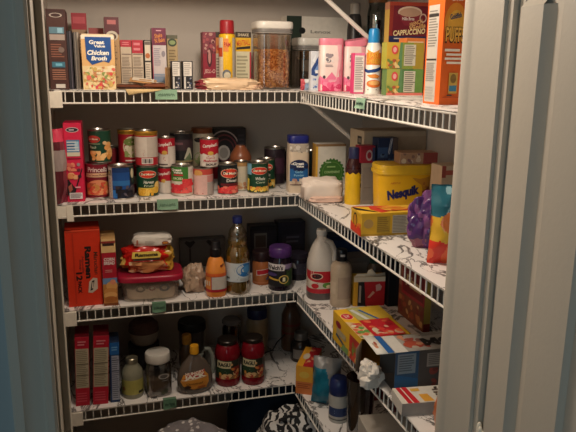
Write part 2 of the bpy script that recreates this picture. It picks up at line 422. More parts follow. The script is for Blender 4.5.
# measured positions of the goods: x, y of the front (or axis), base height, width, height, in metres
P = {
    'brown_box': (-0.7580, 0.0300, 1.6010, 0.0546, 0.2368),
    'black_carton': (-0.7239, 0.0500, 1.6010, 0.0162, 0.1751),
    'grey_carton': (-0.7051, 0.0600, 1.6010, 0.0192, 0.1730),
    'redtop_box': (-0.6950, 0.2300, 1.6010, 0.0480, 0.2410),
    'pinkbrown_box': (-0.6419, 0.1900, 1.6010, 0.0479, 0.1928),
    'broth': (-0.6402, 0.0300, 1.6010, 0.0982, 0.1675),
    'maroon_box': (-0.5940, 0.1200, 1.6010, 0.0453, 0.2245),
    'redbox_a': (-0.5524, 0.1200, 1.6010, 0.0349, 0.1544),
    'redbox_b': (-0.5160, 0.1150, 1.6010, 0.0352, 0.1551),
    'narrow_box': (-0.4844, 0.1100, 1.6010, 0.0225, 0.1556),
    'purple_box': (-0.4465, 0.1100, 1.6010, 0.0454, 0.1942),
    'tan_box': (-0.3992, 0.1500, 1.6010, 0.0351, 0.1749),
    'bw_a': (-0.4027, 0.0300, 1.6010, 0.0303, 0.0901),
    'bw_b': (-0.3659, 0.0300, 1.6010, 0.0337, 0.0906),
    'gelatin': (-0.2744, 0.1500, 1.6010, 0.0447, 0.1876),
    'orange_box': (-0.2273, 0.1850, 1.6010, 0.0335, 0.1903),
    'spray': (-0.2194, 0.1200, 1.6010, 0.0550, 0.2265),
    'spraycap': (-0.2197, 0.1200, 1.6010, 0.0483, 0.1829),
    'yellow_box': (-0.1565, 0.1500, 1.6010, 0.0549, 0.1906),
    'tortilla': (-0.2256, 0.0500, 1.6010, 0.2225, 0.0410),
    'canister': (-0.0683, 0.1000, 1.6010, 0.1275, 0.2233),
    'canlid': (-0.0680, 0.1000, 1.6010, 0.1385, 0.1858),
    'cereal': (-0.0645, 0.1000, 1.6010, 0.1105, 0.1248),
    'canister2': (0.1005, 0.1900, 1.6010, 0.1300, 0.1779),
    'canlid2': (0.1009, 0.1900, 1.6010, 0.1303, 0.1360),
    'whitebox': (0.2020, 0.3100, 1.6010, 0.1991, 0.2611),
    'greenend': (0.0729, 0.3100, 1.6010, 0.0592, 0.2535),
    'bluebox': (0.0536, -0.0200, 1.6010, 0.0368, 0.1283),
    'pouch': (0.0307, 0.0200, 1.6010, 0.0338, 0.0368),
    'pink_a': (0.0804, -0.1000, 1.6010, 0.0767, 0.1676),
    'pink_b': (0.1557, -0.1100, 1.6010, 0.0745, 0.1628),
    'pink_small': (0.1055, -0.2620, 1.6010, 0.0354, 0.1196),
    'cheese': (0.1526, -0.2600, 1.6010, 0.0504, 0.1924),
    'cheesecap': (0.1543, -0.2600, 1.6010, 0.0359, 0.1494),
    'green_low': (0.2105, -0.3600, 1.6010, 0.1118, 0.0751),
    'green_up': (0.2078, -0.3600, 1.6753, 0.1138, 0.0735),
    'orange_mid': (0.2700, -0.3000, 1.6010, 0.0630, 0.1651),
    'capp': (0.3052, -0.1800, 1.6010, 0.1324, 0.2783),
    'glassjar': (0.3272, 0.1200, 1.6010, 0.0741, 0.3512),
    'darkjar': (0.2532, 0.1500, 1.6010, 0.0543, 0.3005),
    'pinktall': (-0.7311, 0.0350, 1.2465, 0.0542, 0.2515),
    'princ': (-0.6626, 0.1080, 1.2465, 0.0798, 0.1161),
    'peach': (-0.6498, 0.1150, 1.3580, 0.0746, 0.1092),
    'bean': (-0.5881, 0.0750, 1.2465, 0.0834, 0.1087),
    'hunt_a': (-0.5604, 0.1250, 1.3488, 0.0620, 0.1161),
    'hunt_b': (-0.4987, 0.1000, 1.3489, 0.0772, 0.1191),
    'redback': (-0.6061, 0.2000, 1.2465, 0.0269, 0.1533),
    'fruit': (-0.5012, 0.0980, 1.2465, 0.0746, 0.1027),
    'camp_up': (-0.4316, 0.1300, 1.3372, 0.0593, 0.1032),
    'camp_lo': (-0.4363, 0.1300, 1.2465, 0.0564, 0.0908),
    'gv': (-0.3856, 0.0800, 1.2465, 0.0763, 0.1036),
    'black_up': (-0.3695, 0.1400, 1.3426, 0.0828, 0.1077),
    'bigjar': (-0.2888, 0.2600, 1.2465, 0.0814, 0.2158),
    'camp_mush': (-0.2887, 0.0820, 1.3400, 0.0654, 0.0978),
    'nutri': (-0.3150, 0.0720, 1.2465, 0.0705, 0.0941),
    'red_behind': (-0.2662, 0.1500, 1.2465, 0.0395, 0.0843),
    'diced': (-0.2311, 0.0700, 1.2465, 0.0701, 0.1056),
    'blackround': (-0.1778, 0.2800, 1.2465, 0.1186, 0.2050),
    'dome': (-0.1592, 0.1900, 1.2465, 0.0783, 0.1518),
    'creamcan': (-0.1726, 0.1200, 1.2465, 0.0507, 0.1055),
    'corn': (-0.1230, 0.0720, 1.2465, 0.0740, 0.1075),
    'corn2': (-0.0757, 0.1400, 1.2465, 0.0673, 0.1090),
    'dark_a': (-0.0224, 0.2200, 1.2465, 0.0817, 0.1378),
    'dark_b': (0.0392, 0.2500, 1.2465, 0.0319, 0.1214),
    'dark_c': (-0.1191, 0.2600, 1.2465, 0.0696, 0.1351),
    'dark_d': (0.1114, 0.2000, 1.2465, 0.0398, 0.1260),
    'garlic': (0.0169, 0.0550, 1.2465, 0.0738, 0.1991),
    'garlicneck': (0.0170, 0.0550, 1.2465, 0.0739, 0.1729),
    'seal': (0.1283, 0.0200, 1.2465, 0.1087, 0.1694),
    'whitebag': (0.0654, -0.1000, 1.2465, 0.1525, 0.0714),
    'ybottle': (0.1306, -0.1900, 1.2465, 0.0554, 0.1844),
    'ybcap': (0.1364, -0.1900, 1.2465, 0.0348, 0.1490),
    'tub': (0.2259, -0.3400, 1.2465, 0.1711, 0.1521),
    'tublid': (0.2252, -0.3400, 1.2465, 0.1815, 0.1246),
    'nbox': (0.0712, -0.5900, 1.2465, 0.1561, 0.0603),
    'bigbox': (0.2958, -0.1550, 1.2465, 0.2376, 0.2294),
    'greybox': (0.1697, -0.2150, 1.2465, 0.0452, 0.1355),
    'redsmall': (0.1708, -0.2150, 1.3818, 0.0550, 0.0544),
    'bluesmall': (0.2343, -0.2150, 1.2465, 0.0739, 0.2139),
    'palesmall': (0.2723, -0.3000, 1.3881, 0.1232, 0.0375),
    'pale_far': (0.2156, -0.6200, 1.2465, 0.0326, 0.1907),
    'bag_purple': (0.1183, -0.7000, 1.2465, 0.0832, 0.1356),
    'bag_red': (0.0780, -0.8400, 1.2465, 0.0559, 0.1731),
    'ramen': (-0.7200, 0.0300, 0.8921, 0.1096, 0.2608),
    'waffle': (-0.6404, 0.0150, 0.8921, 0.0477, 0.2295),
    'contain': (-0.5048, 0.0600, 0.8921, 0.2063, 0.0955),
    'contlid': (-0.5064, 0.0600, 0.8921, 0.2233, 0.0776),
    'noodle': (-0.5139, 0.1000, 0.9577, 0.1835, 0.1516),
    'whitepack': (-0.4990, 0.0800, 1.0496, 0.1312, 0.0639),
    'ricebag': (-0.3637, 0.0900, 0.8921, 0.0957, 0.1008),
    'tray': (-0.2760, 0.3700, 0.8921, 0.1801, 0.1174),
    'orangeb': (-0.2823, 0.0350, 0.8921, 0.0723, 0.1945),
    'orangecap': (-0.2836, 0.0350, 0.8921, 0.0388, 0.1406),
    'orangesh': (-0.2821, 0.0350, 0.8921, 0.0709, 0.0895),
    'oil': (-0.2030, 0.0420, 0.8921, 0.0898, 0.2776),
    'skippy': (-0.0944, 0.1200, 0.8921, 0.0764, 0.1255),
    'skippycap': (-0.0943, 0.1200, 0.8921, 0.0765, 0.0909),
    'welch': (-0.0461, 0.0450, 0.8921, 0.0902, 0.1582),
    'darkjar3': (0.0437, 0.1400, 0.8921, 0.0796, 0.1026),
    'dkbox_a': (-0.0584, 0.2400, 0.8921, 0.1082, 0.1855),
    'dkbox_b': (0.0610, 0.2600, 0.8921, 0.1118, 0.1901),
    'vinegar': (0.0698, -0.0700, 0.8921, 0.0996, 0.2428),
    'cream': (0.1033, -0.1550, 0.8921, 0.0723, 0.1997),
    'greyb': (0.2362, 0.0200, 0.8921, 0.1198, 0.1003),
    'bluebx': (0.2550, 0.1300, 0.8921, 0.1577, 0.1547),
    'openbox': (0.1960, -0.2050, 0.8921, 0.1169, 0.1029),
    'greencap': (0.2933, -0.0500, 0.8921, 0.0475, 0.1016),
    'black3': (0.2616, -0.2500, 0.8921, 0.0510, 0.1434),
    'pizza_sp': (0.2649, -0.4600, 0.8921, 0.0201, 0.2487),
    'red_a': (-0.7455, 0.0300, 0.5296, 0.0517, 0.2603),
    'red_b': (-0.6907, 0.0250, 0.5296, 0.0572, 0.2601),
    'blue4': (-0.6411, 0.0250, 0.5296, 0.0365, 0.2292),
    'yjar': (-0.5808, 0.0650, 0.5296, 0.0774, 0.1448),
    'cjar': (-0.4908, 0.0630, 0.5296, 0.0913, 0.1580),
    'syrup': (-0.3576, 0.0400, 0.5296, 0.1367, 0.1682),
    'sauce_a': (-0.2359, 0.0750, 0.5296, 0.1013, 0.1744),
    'sauce_b': (-0.1426, 0.0600, 0.5296, 0.0954, 0.1784),
    'bowl': (-0.5224, 0.3000, 0.6236, 0.1174, 0.0994),
    'bowlbase': (-0.5241, 0.3000, 0.5296, 0.1223, 0.0937),
    'blklid': (-0.3382, 0.2800, 0.5296, 0.1104, 0.1742),
    'ycap2': (-0.3769, 0.1400, 0.5296, 0.0520, 0.1781),
    'gjar': (-0.1856, 0.2500, 0.5296, 0.0767, 0.1790),
    'mayo': (-0.0693, 0.3000, 0.5296, 0.0925, 0.1953),
    'brown_a': (0.0713, 0.3000, 0.5296, 0.0866, 0.2125),
    'sjar': (0.0845, 0.2000, 0.5296, 0.0930, 0.1159),
    'ochre': (0.0123, -0.0850, 0.5296, 0.0866, 0.1618),
    'teal': (0.0593, -0.1400, 0.5296, 0.1045, 0.1849),
    'bluetub': (0.0697, -0.2800, 0.5296, 0.0658, 0.1539),
    'vase': (0.0817, -0.4200, 0.5296, 0.0910, 0.2216),
    'redbk': (0.2127, -0.2000, 0.5296, 0.0685, 0.1526),
    'whitelow': (-0.0016, -0.6200, 0.5296, 0.1088, 0.2233),
}
LAMP = 19.0; DAY = 13.0; AMB = .008; EXPO = 0.0
CAM_F = 649.11
CAM_LOC = (-0.65514, -2.11525, 1.68323)
CAM_AXES = ((0.959977, -0.279802, 0.012492), (0.051730, 0.220963, 0.973909), (0.275262, 0.934284, -0.226594))

# ------------------------------------------------------------------ the closet itself
WALL = paint('cfc4b8', 'closet_paint'); TRIM = paint('c0b8aa', 'trim_paint'); CEIL = paint('d8d2c8', 'ceiling_paint')
HALL = paint('9fa9ab', 'hall_paint')
def structure(name, b, **k):
    o = b.build(name, **k); o['kind'] = 'structure'; return o
XL, XR, YB, YF, YO = -.80, .406, .406, -1.10, -1.215     # left, right, back, front wall faces (inner, outer)
JL, JR = -.727, -.041                                     # clear door opening
CH = 2.44
structure('floor', MB().box(-2.2, 1.6, -4.2, YB, -.02, 0, M('6f5a45', rough=.6, scale=12, var=.2)))
structure('ceiling', MB().box(XL-.1, XR+.1, YO, YB+.1, CH, CH+.05, CEIL))
structure('wall_back', MB().box(XL-.1, XR+.1, YB, YB+.1, 0, CH, WALL))
structure('wall_left', MB().box(XL-.1, XL, YF, YB, 0, CH, WALL))
structure('wall_right', MB().box(XR, XR+.1, YF, YB, 0, CH, WALL))
b = MB()
b.box(-2.2, JL-.02, YO, YF, 0, CH, HALL); b.box(JR+.02, 1.6, YO, YF, 0, CH, HALL); b.box(JL-.02, JR+.02, YO, YF, 2.06, CH, HALL)
structure('wall_front', b)
# left jamb, with its stop and the moulded casing on the hall side
b = MB(); b.box(JL-.02, JL, YO-.003, YF+.012, 0, 2.04, TRIM)
b.box(JL, JL+.010, -1.165, -1.130, 0, 2.03, TRIM)
structure('trim_1', b, bevel=.0015)
def casing(x0, sgn):
    prof = [(0, 0), (0, .012), (.004, .016), (.013, .017), (.016, .012), (.030, .013), (.040, .016), (.043, .019), (.054, .019), (.057, .016), (.057, 0)]
    b = MB(); n = len(prof)
    vs = [(x0+sgn*u, YO-v, z) for z in (0, 2.1) for u, v in prof]
    b.add(vs, [(i, i+1, n+i+1, n+i) for i in range(n-1)]+[tuple(range(n)), tuple(range(n, 2*n))], TRIM, True)
    return b
structure('trim_2', casing(JL-.003, -1))
# right jamb with its stop
b = MB()
sec = [(JR+.02, YF+.014), (JR+.004, YF+.014), (JR-.0015, YF+.0125), (JR-.004, YF+.009), (JR-.0045, YF+.004), (JR-.004, YF-.008), (JR-.0015, YF-.014), (JR, YF-.020), (JR, -1.199), (JR+.006, -1.2), (JR+.006, YO), (JR+.02, YO)]
n = len(sec)
b.add([(x, y, z) for z in (0, 2.04) for x, y in sec], [(i, n+i, n+(i+1) % n, (i+1) % n) for i in range(n)]+[tuple(range(n)), tuple(range(n, 2*n))], TRIM, True)
structure('trim_3', b)
b = MB(); b.box(JL-.02, JR+.02, YO, YF+.012, 2.04, 2.06, TRIM); b.box(JL-.08, JR+.08, YO-.018, YO, 2.05, 2.115, TRIM)
structure('trim_4', b)
# the door, swung open into the hall: profile along its width (distance from hinge, depth)
DA = rad(6)
b = MB()
def door_pt(s, t, z): # s along the leaf away from the hinge, t out of the face seen from the closet side
    dx, dy = -math.sin(DA), -math.cos(DA)
    return (JR+.002+s*dx-t*math.cos(DA), -1.2195+s*dy+t*math.sin(DA), z)
prof = [(0, -.012), (.010, -.013), (.012, -.011), (.016, -.011), (.018, -.013), (.022, -.012), (.024, 0), (.085, 0), (.091, -.007), (.100, -.0125), (.124, -.0095), (.127, -.004), (.212, -.004), (.217, -.013), (.240, -.016), (.252, -.016), (.280, 0), (.44, 0), (.44, -.04), (0, -.04)]
n = len(prof)
for z0, z1 in ((.02, 1.771),):
    b.add([door_pt(s, t, z) for z in (z0, z1) for s, t in prof], [(i, (i+1) % n, n+(i+1) % n, n+i) for i in range(n)]+[tuple(range(n)), tuple(range(n, 2*n))], TRIM, True)
# above the moulding the leaf is flat, with a sloped shoulder where the moulded part ends
prof2 = [(0, -.012), (.010, -.013), (.012, -.011), (.016, -.011), (.018, -.013), (.022, -.012), (.085, -.012), (.091, -.012), (.100, -.0125), (.124, -.0095), (.127, -.004), (.212, -.004), (.217, -.013), (.240, -.016), (.252, -.016), (.280, 0), (.44, 0), (.44, -.04), (0, -.04)]
n2 = len(prof2)
b.add([door_pt(s, t, z) for z in (1.771, 2.03) for s, t in prof2], [(i, (i+1) % n2, n2+(i+1) % n2, n2+i) for i in range(n2)]+[tuple(range(n2)), tuple(range(n2, 2*n2))], TRIM, True)
sh = [door_pt(s, t, z) for s, t, z in ((.024, 0, 1.771), (.085, 0, 1.771), (.085, -.012, 1.784), (.024, -.012, 1.784))]
b.add(sh, [(0, 1, 2, 3)], TRIM, True)
dr = structure('door_1', b)
b = MB()
for k, (s, t) in enumerate(((.002, .004), (.010, .006), (.018, .004))):
    cx, cy, _ = door_pt(s, t-.008, 0)
    b.lathe([(0, 0), (.0042, .002), (.0046, .01), (.0046, .082), (.0042, .088), (.0024, .092), (0, .0935)], M('e9e2d2', rough=.35), n=14, cx=cx, cy=cy, z0=.982-.004*k)
h = b.build('hinge', dr)

# ------------------------------------------------------------------ wire shelves
WIRE = M('e6e0d6', rough=.35, var=.03)
MARB = marble()
ZS = {'upper': 1.9545, 'top': 1.6, 'second': 1.2455, 'third': .8911, 'bottom': .5286}
LIP = .039
def lip(b, p0, p1, z, step=.0254, out=(0, -1)):
    """front rail, lower rail and the upright wires between them, from p0 to p1"""
    a = Vector((*p0, z)); e = Vector((*p1, z)); d = e-a; L = d.length; d.normalize()
    dn = Vector((0, 0, -1))
    b.tube([a+dn*.003, e+dn*.003], .0030, WIRE, 8)
    b.tube([a+dn*LIP, e+dn*LIP], .0030, WIRE, 8)
    k = int(L/step)
    for i in range(k+1):
        q = a+d*(i*step+.006)
        b.tube([q+dn*.003, q+dn*LIP], .0019, WIRE, 6)
def shelf(which, z, side):
    adj = {'upper': 'out of reach above the goods', 'top': 'highest one in view with cartons on it', 'second': 'carrying cans and the yellow tub', 'third': 'third from the top', 'bottom': 'lowest'}[which]
    if side == 'back':
        t = thing('wire_shelf', {'top': 'white wire shelf along back wall holding the broth carton and cereal canister',
             'second': 'white wire shelf along back wall holding rows of food cans',
             'third': 'white wire shelf along back wall holding the red noodle case and oil bottle',
             'bottom': 'lowest white wire shelf along back wall holding the red sauce jars',
             'upper': 'white wire shelf along back wall above the frame'}[which], 'shelf', (0, 0, z), 0, 'wire shelves on the back wall')
        b = MB()
        for i in range(int((XR-XL)/.0254)-1):
            x = XL+.012+i*.0254
            b.tube([(x, .001, -.0035), (x, YB-.004, -.0035)], .0013, WIRE, 4)
        for y in (.10, .2, .3, YB-.006):
            b.tube([(XL+.004, y, -.0065), (XR-.004, y, -.0065)], .0025, WIRE, 6)
        b.build('wire_deck', t)
        b = MB(); lip(b, (-.775, 0), (.002, 0), 0); b.build('front_lip', t)
        b = MB()
        x0 = -.792
        if which == 'second':
            b.add([(x0+.030, -.004, -.002), (x0+.048, -.004, -.002), (x0+.052, -.004, -.055), (x0+.030, -.004, -.055)]+[(x0+.030, .004, -.002), (x0+.048, .004, -.002), (x0+.052, .004, -.055), (x0+.030, .004, -.055)],
                  [(0, 3, 2, 1), (4, 5, 6, 7), (0, 1, 5, 4), (1, 2, 6, 5), (2, 3, 7, 6), (3, 0, 4, 7)], M('e2d9ca', rough=.4), True)
            b.box(x0-.006, x0+.03, -.002, .004, -.045, -.004, M('e2d9ca', rough=.4))
        else:
            b.box(x0-.006, x0+.040, -.0075, .004, -.053, -.0035, M('e2d9ca', rough=.4))
        b.build('end_bracket', t, bevel=.0015)
    else:
        t = thing('wire_shelf', {'top': 'white wire shelf along right wall holding the orange snack carton',
             'second': 'white wire shelf along right wall holding the yellow drink powder tub',
             'third': 'white wire shelf along right wall holding the open mix boxes',
             'bottom': 'lowest white wire shelf along right wall holding the teal bag',
             'upper': 'uppermost white shelf whose diagonal brace crosses the top of the photo'}[which], 'shelf', (0, 0, z), 0, 'wire shelves on the right wall')
        b = MB()
        y0, y1 = -.012, YF+.016
        for i in range(int((y0-y1)/.0254)):
            y = y0-.006-i*.0254
            b.tube([(.003, y, -.0035), (XR-.004, y, -.0035)], .0013, WIRE, 4)
        for x in (.1, .2, .3, XR-.006):
            b.tube([(x, y0, -.0065), (x, y1, -.0065)], .0025, WIRE, 6)
        b.build('wire_deck', t)
        b = MB(); lip(b, (.004, y0), (.004, y1), -.0005); b.build('front_lip', t)
        b = MB()
        for yy in ((-.055,) if which == 'upper' else (0.0,)):
            b.tube([(.008, yy-.014, -.02), (XR-.006, yy-.014, -.325)], .0075, WIRE, 8)
            b.box(XR-.010, XR-.001, yy-.026, yy-.002, -.345, -.305, WIRE)
        if which in ('upper', 'top'): b.build('support_brace', t)
    return t
for k, z in ZS.items():
    shelf(k, z, 'back'); shelf(k, z, 'right')
# contact-paper liners lying on the shelves
def liner(z, side, label, seed):
    b = MB()
    def sheet(x0, x1, y0, y1, fe):
        nx, ny = max(2, int((x1-x0)/.03)), max(2, int((y1-y0)/.03))
        vs = []
        for top in (1, 0):
            for j in range(ny+1):
                for i in range(nx+1):
                    x = x0+(x1-x0)*i/nx; y = y0+(y1-y0)*j/ny
                    e = 0
                    if fe == 'y' and j == 0: e = .003*noise.noise(Vector((x*14, seed, 0)))
                    if fe == 'x' and i == 0: e = .004*noise.noise(Vector((y*14, seed, 0)))
                    vs.append((x+(e if fe == 'x' else 0), y+(e if fe == 'y' else 0), .0009 if top else 0))
        N = (nx+1)*(ny+1); fs = []
        for j in range(ny):
            for i in range(nx):
                a = j*(nx+1)+i
                fs.append((a, a+1, a+nx+2, a+nx+1)); fs.append((N+a, N+a+nx+1, N+a+nx+2, N+a+1))
        rim = [i for i in range(nx+1)]+[(j*(nx+1)+nx) for j in range(1, ny+1)]+[ny*(nx+1)+i for i in range(nx-1, -1, -1)]+[j*(nx+1) for j in range(ny-1, 0, -1)]
        for a, c in zip(rim, rim[1:]+rim[:1]): fs.append((a, N+a, N+c, c))
        b.add(vs, fs, MARB, True)
    if side == 'back': sheet(XL+.004, XR-.003, -.004, YB-.003, 'y')
    else: sheet(-.001, XR-.003, YF+.02, -.0055, 'x')
    o = b.build('shelf_liner', None, (0, 0, z-.0009+(0 if side == 'back' else 0)))
    return tag(o, label, 'shelf liner', group='marbled shelf liners')
for k, nm in (('upper', 'the shelf above the frame'), ('top', 'top'), ('second', 'second'), ('third', 'third'), ('bottom', 'bottom')):
    for side in ('back', 'right'):
        if k == 'upper': lab = 'marbled white contact paper on the %s shelf above the frame' % side
        else:
            w = {('top', 'back'): 'under the broth carton and tan bread pouch', ('second', 'back'): 'under the rows of food cans', ('third', 'back'): 'under the oil bottle and noodle case', ('bottom', 'back'): 'under the syrup jug and red sauce jars',
                 ('top', 'right'): 'under the pink tubs and cheese can', ('second', 'right'): 'with dark veins, under the lying yellow drink box', ('third', 'right'): 'under the vinegar jug and open mix boxes', ('bottom', 'right'): 'under the teal bag and blue lidded tub'}[(k, side)]
            lab = 'marbled white contact paper %s' % w
        liner(ZS[k]+.0012, side, lab, hash((len(k), side == 'back')) % 97)
# green paper tags folded over the lips
def paper_tag(x0, x1, z0, z1, label, right=None, seed=1):
    b = MB(); m = M({1: '85a88c', 2: '7c9f84', 5: '8fb096'}.get(seed, '5c8066'), rough=.7); n = 8
    vs = []
    for i in range(n+1):
        u = i/n
        for zz, yy in ((.0016, .012), (.0028, -.0055), (-(z1-z0)*.6, -.0068+.0015*math.sin(u*5)), (-(z1-z0), -.0085+.003*math.sin(u*4+seed))):
            vs.append((x0+(x1-x0)*u, yy, zz))
    fs = [(i*4+k, (i+1)*4+k, (i+1)*4+k+1, i*4+k+1) for i in range(n) for k in range(3)]
    b.add(vs, fs, m)
    # handwriting stroke
    rn = random.Random(seed); pts = []
    for i in range(26):
        u = .12+.76*i/25
        pts.append((x0+(x1-x0)*u, -.0088, -(z1-z0)*(.42+.2*math.sin(i*2.3+seed)+.08*rn.random())))
    b.tube(pts, .0006, M('2f4a3c'), 4)
    if right is None: o = b.build('paper_tag', None, (0, 0, z1))
    else: o = b.build('paper_tag', None, right, rz=-PI/2)
    return tag(o, label, 'tag', group='green shelf tags')
paper_tag(-.474, -.406, ZS['top']-.028, ZS['top'], 'green paper tag on the lip under the small black and white boxes', seed=1)
paper_tag(-.480, -.412, ZS['second']-.030, ZS['second'], 'green paper tag on the lip below the tomato and fruit cans', seed=2)
paper_tag(-.508, -.462, ZS['third']-.030, ZS['third'], 'green paper tag on the lip below the red lidded food container', seed=3)
paper_tag(-.482, -.436, ZS['bottom']-.032, ZS['bottom'], 'creased dark green tag on the lowest lip below the syrup jug', seed=4)
paper_tag(-.031, .031, -.024, 0, 'green paper tag on the right hand lip below the cheese can', right=(.0035, -.546, ZS['top']), seed=5)

# ================================================================== top shelf, along the back
def B(key, name, label, cat, d, col, art={}, **k):
    x, y, z, w, h = P[key]
    return carton(name, label, cat, x, y, z, w, d, h, col, art, **k)
NUT = lambda u0, v0, u1, v1, n=12, bg='e9e2d4', ink='77706a': [('r', u0, v0, u1, v1, bg), ('l', u0+.04, v0+.02, u1-.04, v1-.02, n, ink)]

B('brown_box', 'cereal_box', 'tall dark brown carton at far left of top shelf', 'box', .165, '4a2c27', {'F': [
    ('r', .05, .9, .95, .99, '3c2220'), ('g', .5, .925, .34, .028, .25, 'b9aca2'), ('r', .12, .70, .9, .78, '5f8393'), ('r', .55, .71, .82, .77, '8fb9cc'), ('r', .12, .62, .92, .69, 'a99a92'),
    ('l', .15, .4, .85, .58, 6, '8d5a48'), ('e', .7, .5, .16, .035, '7d6a62'), ('r', .16, .28, .85, .35, '3f7388'), ('r', .35, .3, .7, .33, '74b7d0'), ('l', .15, .12, .9, .26, 5, 'a2705c'), ('r', .3, .02, .8, .07, 'cfc8c0')],
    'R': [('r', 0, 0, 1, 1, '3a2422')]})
P['black_carton'] = (P['black_carton'][0]+.0005, .05, 1.601, .0150, .1751)
B('black_carton', 'slim_box', 'slim black carton standing edge on beside the dark brown carton', 'box', .15, '25232a', {'F': [('r', .55, 0, .75, 1, '5b5560'), ('r', .08, .02, .3, .98, '38353c')]})
P['grey_carton'] = (P['grey_carton'][0]+.001, .06, 1.601, .0170, .173)
B('grey_carton', 'slim_box', 'slim grey carton edge on, left of the broth carton', 'box', .14, '8d8378', {'F': [('r', .0, 0, .25, 1, '4a4340'), ('r', .45, 0, .6, 1, '5f5650'), ('r', .75, 0, .9, 1, 'b7ab9c')]})
B('redtop_box', 'mix_box', 'tan box with red top standing behind the slim cartons', 'box', .06, 'ad8a6a', {'F': [('r', 0, .78, 1, 1, 'a5303a'), ('r', .1, .86, .9, .95, 'c4525a'), ('l', .15, .3, .85, .74, 10, '7d5f48')]})
B('pinkbrown_box', 'mix_box', 'short box with brick red top just behind the broth carton', 'box', .06, 'c49a7c', {'F': [('r', 0, .80, 1, 1, '9c4a48')]})
x, y, z, w, h = P['broth']
t = thing('broth_carton', 'chicken broth carton with blue shield label and soup picture', 'carton', (x, y, z), rad(-3))
b = MB(); b.box(-w/2, w/2, 0, .062, 0, h-.004, M('e5b77c', rough=.4))
b.box(-w/2+.002, w/2-.002, .004, .058, h-.004, h, M('e3d3b4'))
FOOD = ['d8584c', 'ecd09a', 'd2ac62', 'e8d4a0', 'e07060', 'efe0b8', '8d9c58', 'd2b268', 'ead09a', 'c98a5a']
b.art(planar((-w/2, 0, 0), (w, 0, 0), (0, 0, h-.004)), w, h, [
    ('r', 0, .93, 1, 1, 'f0e6d2'), ('r', 0, 0, 1, .44, 'e8cf9d'), ('p', [(0, .30), (.25, .42), (.6, .40), (.9, .46), (1, .44), (1, .30)], 'f1dfba'), ('s', 4, .05, .03, .95, .32, 90, .0065, FOOD), ('s', 14, .2, .2, .98, .42, 40, .006, FOOD), ('s', 6, .4, .02, .72, .13, 8, .008, ['d43f54', 'e05a60']),
    ('p', [(.12, .97), (.9, .97), (.9, .58), (.82, .5), (.66, .53), (.5, .5), (.3, .46), (.14, .57)], '1d4f95'),
    ('t', 'Great', .47, .875, .46, .075, 'f7f2e8', 0, 0, .035), ('t', 'Value', .55, .805, .34, .05, 'f7f2e8', 0, 0, .035),
    ('t', 'Chicken', .5, .685, .66, .09, 'f7f2e8', 0, .2, .04), ('t', 'Broth', .52, .58, .48, .078, 'f7f2e8', 0, .2, .04)])
b.art(planar((w/2, 0, 0), (0, .062, 0), (0, 0, h-.004)), .062, h, [('r', 0, 0, 1, 1, 'dcb680'), ('l', .1, .2, .9, .9, 18, '8d6b42')])
b.build('carton_body', t, bevel=.0015)
B('maroon_box', 'mix_box', 'tall box with maroon top and tan side right of the broth carton', 'box', .07, 'b99468', {'F': [('r', 0, .76, 1, 1, '5c2a30'), ('r', .2, .90, .8, .96, 'b86a6a'), ('e', .5, .74, .42, .07, 'c9c0ae'), ('e', .5, .73, .3, .045, '5d4a3c'), ('l', .15, .1, .85, .62, 12, '8a6a48')]})
for k, lab in (('redbox_a', 'cream box with narrow red top, left of its twin on the top shelf'), ('redbox_b', 'cream box with a broad red top, beside its narrower banded twin')):
    top = .86 if k == 'redbox_a' else .73
    B(k, 'mix_box', lab, 'box', .05, 'c9b9a3', {'F': [('r', 0, top, 1, 1, 'b32638'), ('l', .15, top+.03, .85, .97, 2, 'd98088'), ('r', .1, .7, .95, .72, '7d6a60'), ('l', .1, .46, .9, .66, 7, '8d7d70'), ('r', .05, .42, .95, .44, '66584e'), ('l', .1, .08, .9, .4, 9, '9a8a7c')]})
B('narrow_box', 'mix_box', 'narrow black and white box with a round orange picture', 'box', .05, '2c2624', {'F': [('r', .12, .06, .92, .98, 'd6cbb8'), ('r', .14, .9, .9, .97, '6b6058'), ('e', .5, .68, .34, .055, 'b96a3c'), ('r', .1, .55, .92, .58, '2c2624'), ('l', .2, .14, .84, .52, 8, 'a3968a'), ('r', .1, .13, .92, .15, '2c2624')]})
B('purple_box', 'mix_box', 'tall box with maroon purple top and orange script', 'box', .06, 'c8bfc0', {'F': [('r', 0, .72, 1, 1, '6d1f3f'), ('t', "Shake\n'N Bake", .5, .84, .74, .15, 'd8893a', 12, .2), ('l', .3, .94, .7, .975, 1, 'd7a0a8'), ('l', .12, .38, .6, .68, 9, '9a92a0'), ('e', .78, .58, .13, .05, '8d8690'), ('r', 0, .22, 1, .25, '8a98ac'), ('r', 0, 0, 1, .21, '7d8da3'), ('r', 0, .0, .06, .72, '9c3354')]})
B('tan_box', 'mix_box', 'tan box with dark green round emblem behind the leaning envelope', 'box', .05, 'b39c72', {'F': [('r', 0, .93, 1, 1, '5e5c48'), ('e', .5, .86, .42, .075, '33422c'), ('e', .5, .86, .3, .04, '8ea06a'), ('l', .15, .3, .85, .74, 8, '85714e')]})
for k, lab in (('bw_a', 'small black and white box, left one beside the leaning envelope'), ('bw_b', 'small black and white box, right one next to the tan bread pouch')):
    x, y, z, w, h = P[k]
    carton('snack_box', lab, 'box', x, y, z, w-.001, .04, h, '211f24', {'F': [('r', .1, .48, .9, .97, 'd9d2c8'), ('l', .16, .52, .84, .94, 6, 'a49d98'), ('r', .12, .04, .3, .46, 'c9c2ba'), ('s', 3, .4, .06, .85, .42, 12, .003, ['c9c2ba', '8d8a90', '3f4a66'])]})
